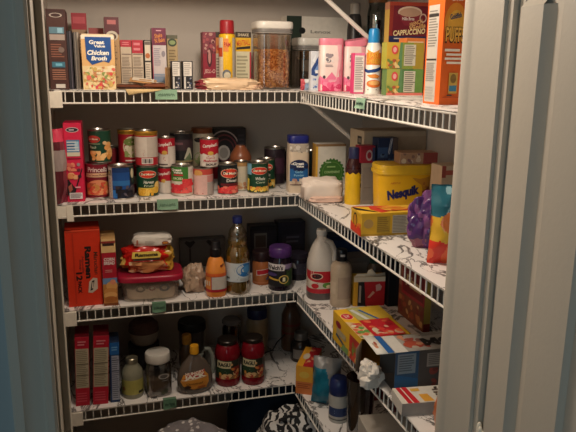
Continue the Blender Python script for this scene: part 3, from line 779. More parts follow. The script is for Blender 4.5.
B('gelatin', 'mix_box', 'maroon box with pale lettering behind the tan bread pouch', 'box', .05, '8d1f33', {'F': [('r', 0, .62, 1, 1, '7d3440'), ('s', 8, .05, .62, .95, .98, 20, .006, ['b98a80', '5d2029', 'a04a50']), ('e', .5, .55, .2, .17, '4a1420'), ('e', .5, .56, .1, .12, 'b9857d'), ('t', 'JELL-O', .5, .30, .86, .09, 'd8a8a0', 0, .2), ('l', .1, .08, .9, .2, 2, '5d1020')]})
x, y, z, w, h = P['orange_box']
carton('mix_box', 'white and orange box half hidden behind the yellow spray can', 'box', x-.004, y, z, w, .05, h, 'd5c8b2', {'F': [('r', .0, .62, 1, .9, 'd98a4a'), ('r', .0, .9, 1, 1, '4a3d34'), ('e', .4, .72, .3, .05, 'c4482c'), ('l', .1, .1, .9, .55, 9, '8a7c6c')]})
# yellow spray can with red cap
x, y, z, w, h = P['spray']
t = thing('spray_can', 'yellow cooking spray can with a red cap', 'can', (x, y, z))
r = w/2; hb = P['spraycap'][4]
b = MB(); b.lathe([(0, .002), (r-.003, .002), (r-.001, 0), (r, .002), (r, hb-.008), (r-.002, hb-.003), (r*.7, hb), (0, hb)], M('e8b81f', rough=.3))
b.art(cyl(r, .006, hb-.02), PI*r, hb-.02, [('r', 0, 0, .28, 1, 'd9cdb8'), ('r', .66, 0, 1, 1, 'b9b4a8'), ('l', .68, .05, .96, .95, 26, '7f7a70'), ('r', .3, .72, .5, .98, 'e2893a'), ('r', .02, .62, .26, .8, 'c7502c'), ('e', .42, .26, .17, .10, '6b7076'), ('e', .44, .24, .13, .07, 'c8bfa6'), ('t', 'PAM', .45, .86, .24, .09, 'b3262a')], curved=True)
b.build('can_body', t)
b = MB(); hc = h-hb; rc = P['spraycap'][3]/2
b.lathe([(rc, 0), (rc, hc*.75), (rc*.97, hc*.9), (rc*.88, hc), (0, hc)], M('a02029', rough=.35), z0=hb-.001)
b.build('cap', t)
B('yellow_box', 'mix_box', 'box with yellow and black header right of the spray can', 'box', .05, 'd6cfae', {'F': [('r', 0, .66, 1, 1, 'e6b326'), ('r', 0, .9, 1, 1, '3a2f24'), ('t', 'SHAKE', .5, .95, .7, .05, 'd8c8a8'), ('t', 'MEATBALL', .5, .81, .85, .10, 'd2561f', 8), ('p', [(.05, .69), (.95, .71), (.95, .76), (.05, .73)], '2a2018'), ('r', .9, 0, 1, .65, 'b33a44'), ('l', .08, .1, .8, .6, 8, 'a8a184')]})
# gravy packets lying in front
def envelope(label, x, y, z, w, d, th, col, art, rz=0, tilt=0, rot=None, name='sauce_packet'):
    b = MB(); m = film(col, rough=.45, bump=.25); n = 8
    vs = []
    for s in (1, -1):
        for j in range(n+1):
            for i in range(n+1):
                u, v = i/n, j/n
                q = (max(0, 1-(2*u-1)**4)*max(0, 1-(2*v-1)**4))**.7
                vs.append(((u-.5)*w, (v-.5)*d, th/2+s*th/2*q+.0018*noise.noise(Vector((u*3, v*3, x*30)))))
    N = (n+1)**2; fs = []
    for j in range(n):
        for i in range(n):
            a = j*(n+1)+i; fs.append((a, a+1, a+n+2, a+n+1)); fs.append((N+a, N+a+n+1, N+a+n+2, N+a+1))
    b.add(vs, fs, m)
    def mp(u, v, off):
        q = (max(0, 1-(2*u-1)**4)*max(0, 1-(2*v-1)**4))**.7
        return Vector(((u-.5)*w, (v-.5)*d, th/2+th/2*q+.0014+off))
    b.art(mp, w, d, art)
    o = b.build(name, None, (x, y, z), rz, rot=rot)
    return tag(o, label, 'packet')
PK = [('r', .2, .25, .4, .8, 'e2d8c8'), ('r', .42, .25, .6, .8, 'e2d8c8'), ('r', .62, .25, .8, .8, 'e2d8c8'), ('s', 3, .2, .1, .8, .9, 6, .006, ['c4a070', 'd7cbb8'])]
envelope('brown packet with white panel lying lowest beside the broth carton', -.552, .066, 1.6015, .085, .075, .016, '6d3c28', PK, rz=.15)
envelope('brown packet with white panel lying right of its neighbour packet', -.466, .058, 1.6015, .082, .072, .020, '7a4630', PK, rz=-.2)
envelope('tan packet propped on the two brown packets with its pale back up', -.505, .070, 1.624, .085, .05, .008, 'b98c5c', [('r', .1, .15, .9, .85, 'dcd2c0')], rot=(rad(14), rad(6), rad(-8)))
envelope('tan paper envelope standing on edge, leaning beside the small black and white boxes', -.4285, .052, 1.601+.036, .070, .068, .005, 'c49c70', [('r', .06, .06, .94, .94, 'b98e62')], rot=(rad(90), 0, rad(68)), name='envelope')
# paper flap hanging over the lip
b = MB(); m = M('d6b884', rough=.7)
b.add([(-.075, .03, .0012), (.09, .03, .0012), (.075, -.006, .0022), (-.04, -.006, .0022), (-.030, -.009, -.016), (.0, -.009, -.010), (.06, -.008, -.003)], [(0, 1, 2, 3), (3, 2, 6, 5, 4)], m, True)
s_ = b.build('paper_slip', None, (-.525, 0, 1.6018)); so = s_.modifiers.new('thick', 'SOLIDIFY'); so.thickness = .0006; so.offset = 1
tag(s_, 'tan paper slip folding over the top shelf lip below the brown packets', 'paper')
# tan bread pouch lying down
x, y, z, w, h = P['tortilla']
def tc(q):
    if q.x < -.80 and abs(q.z) < .9: return M('8d3038', rough=.5)
    return None
b = MB(); b.blob((-.004, 0, h*.40), (w/2*.95, .036, h*.50), film('dfc09c', rough=.3, bump=.5, scale=35), p=3.2, amp=.22, freq=2.6, seed=3, colf=tc)
b.blob((w*.34, -.008, h*.2), (w*.14, .024, h*.22), film('c49f84', rough=.3, bump=.6), p=2.6, amp=.3, freq=3, seed=5)
tag(b.build('bread_bag', None, (x, y-.006, z)), 'tan plastic bag of flat bread lying in front of the spray can', 'bag')

# clear canisters
def canister(key, lidkey, cykey, label, cereal):
    x, y, z, w, h = P[key]
    t = thing('storage_canister', label, 'canister', (x, y, z)); r = w/2*.925; p = 5
    hl = P[lidkey][4]
    b = MB(); b.lathe([(0, .0), (r*.92, .0), (r*.985, .004), (r, .012), (r, hl-.004), (r-.0012, hl-.004), (r-.0012, .012), (r*.97, .0055), (0, .004)], clear('f2ece6', gloss=.25), n=48, p=p)
    b.build('clear_body', t, sharp=50)
    b = MB(); R = P[lidkey][3]/2*.93; k = h-hl
    b.lathe([(R*.95, -.001), (R*.95, k*.34), (R*.99, k*.38), (R, k*.44), (R, k*.82), (R*.97, k*.96), (R*.9, k), (0, k)], M('d9d5cc', rough=.32), n=48, p=p, z0=hl)
    b.build('lid', t, sharp=50)
    b = MB(); b.lathe([(R*.955, .0), (R*.962, .001), (R*.962, k*.30), (R*.955, k*.33)], M('77736f', rough=.5), n=48, p=p, z0=hl)
    b.build('seal_band', t)
    return t, r, p
t, r, p = canister('canister', 'canlid', 'cereal', 'clear square canister with white lid half full of ring cereal', True)
x, y, z, w, h = P['canister']; ch = P['cereal'][4]
b = MB(); rc = r-.0100
CER = [M(c, rough=.7, var=.2, scale=200) for c in ('e0a866', 'd2975a', 'e8b878', 'b87c44')]
b.lathe([(0, .0075), (rc*.97, .0075), (rc, .010), (rc, ch), (rc*.6, ch+.004), (0, ch+.006)], M('9c6a3a', rough=.8, var=.35, scale=160), n=40, p=5)
rn = random.Random(5)
def ringlet(c, nrm, R, rr, m):
    nrm = nrm.normalized(); a = nrm.orthogonal().normalized(); q = nrm.cross(a); pts = [c+a*R*math.cos(2*PI*k/8)+q*R*math.sin(2*PI*k/8) for k in range(8)]
    b.tube(pts, rr, m, 5, closed=True)
for k in range(520):
    if k < 110:
        aa = rn.uniform(0, 2*PI); rr_ = rc*math.sqrt(rn.random())*.95
        c = Vector((rr_*math.cos(aa), rr_*math.sin(aa), ch+.004)); nn = Vector((rn.gauss(0, .5), rn.gauss(0, .5), 1))
    else:
        a = rad(rn.uniform(-150, -10)); ca, sa = math.cos(a), math.sin(a); e = (abs(ca)**5+abs(sa)**5)**(-1/5)
        c = Vector((rc*e*ca*.99, rc*e*sa*.99, rn.uniform(.012, ch))); nn = Vector((ca+rn.gauss(0, .7), sa+rn.gauss(0, .7), rn.gauss(0, .7)))
    ringlet(c, nn, .0052, .0021, CER[k % 4])
tag(b.build('ring_cereal', None, (x, y, z)), 'brown ring cereal filling the clear square canister', 'cereal', kind='stuff')
t, r, p = canister('canister2', 'canlid2', None, 'shorter clear canister with white lid and dark contents behind the pink tubs', False)
x, y, z, w, h = P['canister2']
b = MB(); b.box(-r+.014, r-.014, -r+.016, r-.02, .008, .105, M('3a3432', rough=.6, var=.3)); b.art(planar((-r+.014, -r+.016, .008), (2*r-.028, 0, 0), (0, 0, .097)), 2*r-.028, .097, [('r', 0, .55, 1, .95, '8a857e'), ('s', 9, .05, .1, .95, .5, 14, .008, ['57504c', '6d6660', '2c2826'])])
tag(b.build('snack_bag', None, (x, y, z)), 'dark packet inside the shorter clear canister', 'packet')
# white gift box with green end
x, y, z, w, h = P['whitebox']
gx0 = P['greenend'][0]-P['greenend'][3]/2
w2 = x+w/2-gx0
t = thing('gift_box', 'large white box with dark green end standing behind the canisters', 'box', (gx0+w2/2, y, z), rad(2))
b = MB(); b.box(-w2/2, w2/2, 0, .07, 0, h, M('ece4d6', rough=.5))
f = P['greenend'][3]/w2
b.art(planar((-w2/2, 0, 0), (w2, 0, 0), (0, 0, h)), w2, h, [('r', 0, 0, f, 1, '27362c'), ('e', f+.01, .80, .05, .045, '141614'), ('t', 'Lenox', f+.30, .79, .32, .045, '8d857a')])
b.build('box_body', t, bevel=.001)
b = MB(); b.box(-.001, .001, -.045, .0, .10, h-.002, M('cfc6b6')); fo = b.build('end_flap', t, (w2/2+.002, 0, 0), rz=rad(25))
# small things at the corner
x, y, z, w, h = P['bluebox']
carton('detergent_box', 'small blue and white carton left of the pink tubs', 'box', x, y, z, w, .035, h, 'd8dce2', {'F': [('p', [(.05, .55), (.9, .98), (.98, .5), (.5, .36), (.05, .4)], '2d4a86'), ('p', [(.1, .75), (.5, .95), (.4, .7)], 'e8ecf0'), ('p', [(.3, .5), (.9, .8), (.95, .66), (.5, .45)], '7d9cd0'), ('r', .4, .44, .9, .52, 'f0f0f0'), ('s', 4, .1, .05, .9, .3, 10, .004, ['5d7ab8', 'b9c4d8'])]}, rz=rad(-6))
x, y, z, w, h = P['pouch']
b = MB(); b.pouch(w, h, .014, film('8fa4bd'), seed=4, colf=lambda u, v, s: film('c2505a') if u < .38 else (film('d8d8d8') if v > .6 else None))
tag(b.build('snack_pouch', None, (x-.002, y, z)), 'tiny red and blue pouch at the shelf corner before the dark canister', 'pouch')

# ================================================================== top shelf, along the right wall
def pink_tub(key, label, lid_open, d, art_seed):
    x, y, z, w, h = P[key]
    t = thing('drink_mix_tub', label, 'tub', (x+(.007 if lid_open else .004), y+d/2, z), rad(-10))
    p = 4.5; r = w/2
    sy = d/w
    b = MB(); b.lathe([(0, 0), (r*.97, 0), (r, .003), (r, h-.022), (r*.96, h-.020), (0, h-.020)], M('efd9d2', rough=.35), n=44, p=p, sy=sy)
    ops = [('r', 0, 0, 1, .27, 'df3f72'), ('p', [(0, .22), (.2, .34), (.35, .27), (.5, .42), (.62, .3), (.8, .36), (1, .25), (1, .15), (0, .15)], 'e77a9c'), ('r', .68, .0, 1, 1, 'e8748f'), ('p', [(.62, 1), (.72, 1), (.70, .5), (.6, .2), (.66, .7)], 'f0b0ba'),
           ('s', 7, .36, .62, .52, .84, 9, .007, ['7d7a80', 'efe3dd', '9a8f94']), ('l', .34, .52, .56, .58, 2, '8d8388'), ('e', .32, .31, .03, .035, '4a3a44'), ('l', .42, .17, .64, .26, 3, 'f2c0cc'), ('s', 5, .3, .02, .7, .2, 14, .008, ['e8608c', 'd13566', 'f08aa8'])]
    b.art(cyl(r, 0, h-.02, p=p, sy=sy), PI*r*.9, h-.02, ops, curved=True)
    b.build('tub_body', t, sharp=50)
    b = MB(); b.lathe([(r*1.01, 0), (r*1.02, .003), (r*1.02, .017), (r*.99, .021), (0, .021)], M('e8879c', rough=.35), n=44, p=p, sy=sy)
    if lid_open: b.build('lid', t, (.004, .004, h-.018), rot=(rad(7), rad(-9), 0), sharp=50)
    else: b.build('lid', t, (0, 0, h-.022), sharp=50)
    return t
pink_tub('pink_a', 'pink and white drink mix tub, front one beside the blue carton', False, .055, 1)
pink_tub('pink_b', 'pink and white drink mix tub with its lid tilted, behind the small pink box', True, .055, 2)
x, y, z, w, h = P['pink_small']
carton('drink_box', 'small white box with pink edge and fine print before the tilted pink lid', 'box', x, y, z, w, .03, h, 'd93a74', {'F': [('r', .14, .04, .96, .94, 'e6dcd6')]+[('l', .2, .1, .9, .9, 18, '8d8080'), ('r', .14, .94, 1, 1, 'e57aa0')]}, rz=rad(-8))
# cheese spray can
x, y, z, w, h = P['cheese']
t = thing('spray_can', 'white and orange cheese spray can with a blue cap', 'can', (x, y, z), rad(-22))
r = w/2; hb = P['cheesecap'][4]
b = MB(); b.lathe([(0, .002), (r-.003, .002), (r, 0), (r, .004), (r-.0012, .006), (r-.0012, hb-.014), (r-.006, hb-.005), (r*.72, hb), (0, hb)], M('e9e2d6', rough=.3))
b.art(cyl(r-.0012, .008, hb-.024), PI*r, hb-.024, [('p', [(.2, .98), (.5, .9), (.78, .98), (.72, .88), (.5, .84), (.25, .9)], 'e8a04a'), ('r', .18, .62, .86, .90, 'e8872c'), ('t', 'EASY\nCHEESE', .52, .77, .62, .26, 'b3461c', 0, .15, .05), ('t', 'EASY\nCHEESE', .515, .775, .60, .25, 'f0c040', 0, .15, .01),
    ('p', [(0, .56), (.3, .50), (.6, .53), (1, .62), (1, .54), (.6, .45), (.3, .43), (0, .49)], '1c3f7d'), ('p', [(.25, .38), (.6, .41), (.8, .36), (.7, .31), (.4, .32)], 'e08a3a'), ('e', .55, .18, .3, .09, 'd9702c'), ('e', .56, .2, .22, .05, 'eab06a'), ('l', .3, .02, .8, .06, 1, '8a8078')], curved=True)
b.build('can_body', t)
b = MB(); hc = h-hb; rc = P['cheesecap'][3]/2
b.lathe([(rc, 0), (rc, hc*.3), (rc*.93, hc*.75), (rc*.8, hc*.95), (rc*.6, hc), (0, hc)], M('1f86c4', rough=.3), z0=hb-.001)
b.build('cap', t)
# two green boxes, one on the other
GB = lambda top: {'F': [('r', 0, 0, .38, 1, 'cda83c' if top else 'a8ab52'), ('p', [(.30, 0), (.42, 0), (.5, 1), (.36, 1)], '5f8a5a'), ('r', .42, 0, 1, 1, '84943f' if top else '567f48'), ('r', .72, 0, 1, 1, 'a88f30' if top else '6a8f42'), ('r', .47, .12, .78, .92, 'cfc9b4'), ('l', .49, .16, .76, .9, 10, '7d786c'), ('r', .47, .48, .78, .52, '8a8478'), ('e', .21, .72, .085, .17, 'd8484a'), ('e', .21, .72, .05, .10, 'e8a8a0'), ('s', 11, .03, .05, .4, .35, 12, .007, ['d8a04a', 'e3c98a', 'b05a3c', '6d8a40'])]+([('r', 0, 0, 1, .10, 'e07a6a')] if not top else [])}
x, y, z, w, h = P['green_low']
carton('side_dish_box', 'lower green and yellow meal box with pink bottom edge', 'box', x, y, z, w, .040, h, '5f8044', GB(False), rz=rad(-4))
x, y, z, w, h = P['green_up']
carton('side_dish_box', 'upper yellow green meal box stacked on the pink edged one', 'box', x, y, P['green_low'][2]+P['green_low'][4]+.0006, w, .040, h, 'a8a43c', GB(True), rz=rad(-3))
B('orange_mid', 'mix_box', 'orange edged box behind the two stacked green boxes', 'box', .05, 'e0803c', {'F': [('r', .08, .08, .9, .94, 'e9c8a4'), ('s', 4, .1, .1, .85, .45, 16, .007, ['c43a3a', 'e8d0b0', 'd86a4a']), ('r', .3, .55, .85, .58, 'd86a3c')]})
x, y, z, w, h = P['capp']
CAPP = [('p', [(0, 1), (.1, 1), (.06, .15), (0, .15)], '8d2f26'), ('r', 0, .96, 1, 1, 'a8412c'), ('e', .5, .89, .30, .065, 'd9c0a8'), ('e', .5, .885, .26, .05, 'b08a70'), ('e', .46, .885, .18, .03, 'd8c2b0'), ('p', [(.22, .87), (.78, .87), (.70, .79), (.62, .745), (.38, .745), (.3, .79)], '7d2230'), ('e', .5, .885, .27, .045, 'b8947a'), ('g', .83, .83, .09, .05, .3, 'c9ab98'), ('t', 'FRENCH', .66, .775, .34, .045, 'e0b070', 20, .3), ('t', 'Vanilla', .70, .735, .40, .05, 'e0b070', 12, .3), ('t', 'Hills Bros', .46, .82, .30, .035, 'e8d8cc'), ('t', 'CAPPUCCINO', .5, .675, .80, .06, 'ecd6a0', 5, .2, .03), ('r', 0, 0, 1, .63, '232750'), ('l', .12, .59, .6, .615, 1, 'd0c8c0')]
carton('coffee_box', 'dark red cappuccino box with a picture of a coffee cup', 'box', x, y, z, w, .045, h, '6d1626', {'F': CAPP, 'L': [('r', 0, 0, 1, 1, 'd8b458'), ('r', 0, .92, 1, 1, 'c98a6a')]}, rz=rad(-6))
# puffs box
t = thing('snack_box', 'tall orange baked puffs carton at right end of top shelf', 'box', (.073, -.812, 1.601))
w, d, h = .082, .074, .262
b = MB(); b.box(0, w, 0, d, 0, h-.012, M('e0621c', rough=.4))
b.add([(0, 0, h-.012), (w, 0, h-.012), (w, d, h-.012), (0, d, h-.012), (.006, d*.5, h+.004), (w-.006, d*.5, h+.004)], [(0, 1, 5, 4), (2, 3, 4, 5), (1, 2, 5), (3, 0, 4)], M('e0621c', rough=.4), True)
b.art(planar((0, d, 0), (0, -d, 0), (0, 0, h-.012)), d, h, [('r', .08, .02, .72, .86, 'b9b1a6'), ('l', .12, .5, .68, .82, 14, '77716a'), ('r', .1, .76, .7, .785, '2c2826'), ('r', .1, .385, .7, .40, '2c2826'), ('l', .12, .2, .68, .37, 10, '8a857e'), ('l', .12, .04, .68, .16, 5, 'a8a29a')])
b.art(planar((0, 0, 0), (w, 0, 0), (0, 0, h-.012)), w, h, [('e', .34, .70, .32, .17, 'e8902c'), ('e', .36, .69, .25, .12, 'eaa93c'), ('t', 'BAKED', .38, .90, .34, .03, 'f4e4cc', 4, 0, .03), ('t', 'Goldfish', .34, .76, .34, .045, '3a4460', 14, .2, .03), ('t', 'PUFFS', .35, .60, .58, .14, '3a1a12', 0, 0, .075), ('t', 'PUFFS', .35, .605, .555, .122, 'f0b24a', 0, 0, .03),
    ('l', .07, .45, .66, .495, 1, 'f6e6d2'), ('l', .12, .415, .62, .455, 1, 'f6e6d2'), ('l', .08, .38, .66, .42, 1, 'f6e6d2'), ('l', .14, .345, .64, .385, 1, 'f6e6d2'),
    ('r', .24, .10, .50, .28, 'c9a24c'), ('r', .26, .12, .48, .17, '3f7d9c'), ('e', .37, .23, .09, .04, '8a6a34'), ('r', .08, .065, .95, .072, 'b3461c'), ('l', .2, .075, .4, .095, 1, '3a3a3a')])
b.build('carton_body', t, bevel=.0012)
# glass jar and the dark lidded jar behind the brace
x, y, z, w, h = P['glassjar']; r = w/2; h = .328
t = thing('glass_jar', 'tall teal tinted glass jar behind the diagonal brace', 'jar', (x, y, z))
b = MB(); b.lathe([(0, 0), (r*.94, 0), (r, .006), (r, h*.78), (r*.93, h*.84), (r*.84, h*.88), (r*.84, h*.92), (r*.81, h*.92), (r*.8, h*.87), (r*.9, h*.82), (r*.95, h*.77), (r*.95, .01), (0, .006)], clear('7fa39b', gloss=.5), n=32); b.build('glass_body', t)
b = MB(); b.lathe([(r*.9, 0), (r*.92, .004), (r*.92, .022), (r*.86, .026), (0, .026)], M('8d5f34', rough=.4), n=32, z0=h*.915); b.build('lid', t)
b = MB(); b.lathe([(0, 0), (r*.9, 0), (r*.9, h*.72), (0, h*.74)], M('6d8a80', rough=.6, var=.3, scale=80), n=28, z0=.008); b.build('contents', t)
x, y, z, w, h = P['darkjar']; r = w/2
t = thing('dark_jar', 'dark bottle with grey lid left of the diagonal brace', 'bottle', (x, y, z))
b = MB(); b.lathe([(0, 0), (r*.95, 0), (r, .005), (r, h*.7), (r*.8, h*.85), (r*.62, h*.88), (0, h*.88)], M('33302f', rough=.3), n=28); b.build('bottle_body', t)
b = MB(); b.lathe([(r*.66, 0), (r*.68, .003), (r*.68, h*.12), (r*.6, h*.13), (0, h*.13)], M('9a948a', rough=.4), n=24, z0=h*.87); b.build('cap', t)

# ================================================================== second shelf, along the back
x, y, z, w, h = P['pinktall']
carton('baking_mix_box', 'tall crimson pink box at far left of second shelf', 'box', x, y, z, w, .10, h, 'cf1f45', {'F': [
    ('r', .05, .0, .95, 1, 'd8244c'), ('e', .5, .915, .36, .032, 'c9bfc0'), ('e', .5, .915, .32, .024, '2d2430'), ('l', .32, .90, .68, .93, 1, 'c9c0c8'), ('r', .14, .62, .86, .79, '4f86b0'), ('r', .18, .70, .55, .745, '1f4f86'), ('r', .14, .585, .86, .635, 'd9cfb8'), ('r', .6, .66, .82, .77, 'a8c8dc'), ('l', .16, .64, .84, .78, 4, 'cfd8de'), ('r', .14, .55, .9, .565, '8d1530'),
    ('s', 5, .14, .40, .6, .50, 7, .007, ['e8866a', 'd86a5a']), ('e', .74, .48, .1, .022, '9c8a90'), ('e', .74, .41, .1, .022, '6d2a3c'), ('e', .78, .33, .1, .022, '4a2a34'), ('s', 8, .15, .30, .6, .37, 7, .011, ['e0905a', 'c9743c', 'e8a878']), ('p', [(.0, .2), (.1, .3), (.5, .18), (.92, .44), (.96, .42), (.45, .1), (.05, .08)], '241a1e'), ('p', [(.1, .2), (.3, .24), (.34, .16), (.16, .12)], 'a85a4a'), ('r', .15, .04, .88, .12, 'e0d8d8'), ('l', .2, .05, .84, .11, 4, '5a4a54'), ('l', .5, .17, .88, .21, 1, 'e8a0b0')]}, rz=rad(-2))
b = MB(); b.pouch(.05, .235, .03, film('7d3440', rough=.25), seed=2, colf=lambda u, v, s: film('d2405a', rough=.25) if v > .82 else (film('9a8a86', rough=.2) if .45 < v < .7 else (film('5a2028', rough=.25) if u < .4 else None)))
tag(b.build('candy_bag', None, (-.774, .022, 1.2467), rz=rad(50)), 'dark rosy plastic bag squeezed left of the crimson pink box', 'bag')

DM = lambda txt, sub, pic, seed: [('e', .5, .76, .28, .135, 'e9d8c0'), ('e', .5, .76, .265, .125, 'd23a26'), ('t', 'Del Monte', .5, .765, .40, .075, 'f2e4c8', 0, .1, .03), ('t', txt, .52, .49, .30, .11, 'e6e4d4', 0, .25, .02)]+([('t', sub, .52, .36, .28, .07, 'cfd8b8', 0, .1, .01)] if sub else [])+pic
x, y, z, w, h = P['princ']
ztop = {}
can('sweet potato can with dark red top and orange picture, second from shelf left end', x, y, z, w/2-.001, h, '7a1c2c', [('t', 'Princella', .5, .85, .58, .15, 'ecdfd6', 0, .1, .01), ('p', [(.12, .62), (.88, .62), (.86, .73), (.5, .75), (.14, .73)], 'd8b08a'), ('t', 'Cut Sweet Potatoes', .5, .68, .62, .055, '6d2a20'), ('r', .12, .08, .88, .44, 'a85a3a'), ('e', .5, .30, .34, .24, 'd88a62'), ('s', 3, .22, .10, .8, .44, 20, .011, ['d8563c', 'e0704a', 'cf4a38', 'e89a6a', 'c98a4a'])], rz=.05)
zt = z+h
x, y, z, w, h = P['peach']
can('green peach can stacked on the dark red sweet potato can', x, y-.004, zt+.0004, w/2, .108, '17402e', [('e', .30, .74, .20, .12, 'b33a30'), ('t', 'Del Monte', .30, .745, .28, .06, 'e8d8c0'), ('t', 'Peach', .28, .48, .2, .09, 'b8c9a8', 0, .2), ('r', .1, .58, .5, .60, '9ab08a'), ('e', .74, .56, .10, .09, 'e3a868'), ('e', .72, .46, .12, .1, 'dc9a58'), ('s', 4, .12, .08, .9, .34, 16, .012, ['e8b070', 'd99a54', 'efc080', 'c9863c']), ('e', .80, .30, .13, .14, 'e8b478'), ('e', .62, .62, .06, .06, 'd9b080')], rz=.05)
x, y, z, w, h = P['bean']
can('bean can with blue sky label and dark olives picture', x, y, z, w/2-.001, h, '1d2333', [('r', .02, 0, .24, 1, 'd0c9c0'), ('r', .04, .74, .22, .92, '2a2624'), ('r', .08, .79, .16, .87, '9a8a3a'), ('l', .05, .06, .22, .66, 14, '8a8480'), ('r', .25, .30, .72, 1, '1a4a8c'), ('r', .25, .42, .72, .58, '2c6aa8'), ('r', .25, .85, .72, 1, '15356a'), ('p', [(.70, 1), (1, 1), (1, .4), (.78, .5)], '2e3a34'), ('e', .82, .8, .07, .16, 'c9bfa0'), ('s', 6, .36, .05, .95, .40, 34, .007, ['23202a', '3a3440', '181620', '57505c']), ('r', .26, .0, .38, .28, '2a6fb8')], rz=.02)
zb = z+h
x, y, z, w, h = P['redback']
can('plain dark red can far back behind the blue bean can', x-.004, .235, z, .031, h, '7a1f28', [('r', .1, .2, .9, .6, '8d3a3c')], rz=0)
# the two tall red soup cans with gold rims
x, y, z, w, h = P['hunt_b']; zf = P['fruit'][2]+P['fruit'][4]
can('upright red and white can with gold rim and barcode, stacked on the fruit can', x-.002, y, zf+.0004, .038, .116, 'b01f2c', [('r', 0, .9, 1, 1, 'd8a03c'), ('r', .0, .24, 1, .86, 'cfc4b8'), ('l', .06, .5, .9, .8, 8, '9a8f88'), ('r', .5, .24, 1, .84, 'bdb0a4'), ('l', .1, .28, .48, .48, 4, 'b5565a'), ('r', .34, .04, .66, .22, 'e8e0d8')]+[('r', .36+.035*k, .07, .372+.035*k+.008*(k % 3), .2, '2c2428') for k in range(8)], rim='b98a34', lab=(.03, .97))
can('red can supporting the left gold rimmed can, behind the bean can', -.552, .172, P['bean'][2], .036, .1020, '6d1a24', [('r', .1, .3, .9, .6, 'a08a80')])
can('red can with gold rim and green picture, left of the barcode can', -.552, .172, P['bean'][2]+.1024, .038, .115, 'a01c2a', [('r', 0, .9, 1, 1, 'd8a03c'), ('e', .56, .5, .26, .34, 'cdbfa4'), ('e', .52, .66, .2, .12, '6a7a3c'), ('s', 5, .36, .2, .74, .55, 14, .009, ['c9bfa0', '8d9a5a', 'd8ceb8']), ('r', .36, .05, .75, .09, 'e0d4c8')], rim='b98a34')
x, y, z, w, h = P['fruit']
can('green fruit can with red shield logo and yellow pear pictures', x, y, z, w/2, h, '153f2c', DM('Harvest', 'Fruit', [('s', 7, .22, .03, .62, .24, 14, .012, ['e8b23c', 'd9a02c', 'efc860']), ('e', .80, .34, .12, .16, 'e0c070'), ('e', .72, .2, .14, .12, 'd8a838'), ('r', .2, .25, .7, .29, 'd8b84a')], 3))
SOUP = lambda txt: [('r', 0, .5, 1, 1, 'b01a2c'), ('p', [(0, .5), (.12, .44), (.25, .5), (.4, .43), (.5, .5), (.62, .43), (.75, .5), (.88, .44), (1, .5), (1, .56), (0, .56)], 'b01a2c'), ('t', "Campbell's", .5, .78, .56, .16, 'efe4da', 6, .3, .02), ('e', .5, .50, .10, .075, 'c9a04a')]+txt
x, y, z, w, h = P['camp_lo']
can('red and white soup can, lower of two left of the tomato can', x, y, z, w/2+.0005, h, 'd8cdc2', SOUP([('l', .3, .2, .7, .36, 3, 'b06a60'), ('r', .55, 0, 1, .5, 'cfc3b8'), ('l', .2, .04, .8, .1, 1, '5a4a48')]), rz=-.35)
zc = z+h
x, y, z, w, h = P['camp_up']
can('red and white soup can, upper of two near the black olive can', x, y, zc+.0004, w/2+.001, .102, 'd8cdc2', SOUP([('r', .62, .02, 1, .72, 'cfc3b8'), ('l', .65, .1, .95, .66, 8, 'a89a90'), ('l', .2, .2, .55, .36, 3, 'b05a54'), ('r', .15, .06, .6, .10, '5a4a48')]), rz=-.3)
x, y, z, w, h = P['gv']
can('white can with green panel and red diced tomatoes picture', x, y, z, w/2-.001, h, 'd9d0c2', [('r', .02, .50, .66, 1, '3f7a34'), ('r', .02, .50, .66, .60, '5a8a34'), ('t', 'Great', .28, .90, .36, .09, 'f0ece0', 0, 0, .04), ('t', 'Value', .34, .81, .30, .07, 'f0ece0', 0, 0, .04), ('r', .2, .69, .5, .745, 'c9303a'), ('t', 'DICED', .34, .60, .30, .075, 'e0e4c0', 0, 0, .03), ('r', .66, .5, 1, 1, 'd8d0c4'), ('r', .72, .8, 1, .92, 'c9bfb4'), ('s', 3, .06, .10, .80, .40, 30, .011, ['d8303a', 'e04a4a', 'c42434', 'e8605a', 'd23440']), ('s', 5, .5, .36, .84, .56, 6, .011, ['d8303a', 'e0484a']), ('e', .34, .16, .05, .05, 'e8b0a0')], rz=-.05)
x, y, z, w, h = P['gv']
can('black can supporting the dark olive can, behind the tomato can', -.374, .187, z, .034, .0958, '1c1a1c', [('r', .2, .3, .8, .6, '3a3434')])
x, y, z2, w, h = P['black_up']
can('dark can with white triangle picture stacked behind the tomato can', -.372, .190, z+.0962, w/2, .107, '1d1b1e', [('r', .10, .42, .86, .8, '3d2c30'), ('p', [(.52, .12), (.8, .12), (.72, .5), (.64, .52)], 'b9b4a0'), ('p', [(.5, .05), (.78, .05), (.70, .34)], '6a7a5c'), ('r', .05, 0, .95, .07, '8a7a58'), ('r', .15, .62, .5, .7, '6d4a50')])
x, y, z, w, h = P['bigjar']; r = w/2
t = thing('sauce_jar', 'tall pale jar with brown lid behind the mushroom soup can', 'jar', (x, y, z))
b = MB(); b.lathe([(0, 0), (r*.96, 0), (r, .005), (r, h*.80), (r*.93, h*.86), (r*.88, h*.875), (0, h*.875)], M('a8987c', rough=.3, var=.2), n=32)
b.art(cyl(r, .03, h*.75), PI*r, h*.75, [('r', 0, .45, 1, 1, 'a89e8c'), ('e', .38, .86, .16, .055, '1c1a1a'), ('e', .5, .45, .3, .16, '7d8a5a')], curved=True); b.build('jar_body', t)
b = MB(); b.lathe([(r*.94, 0), (r*.96, .002), (r*.96, h*.09), (r*.9, h*.105), (0, h*.105)], M('7a4a30', rough=.35, metal=.3), n=32, z0=h*.872); b.build('lid', t)
x, y, z, w, h = P['nutri']; zn = z+h
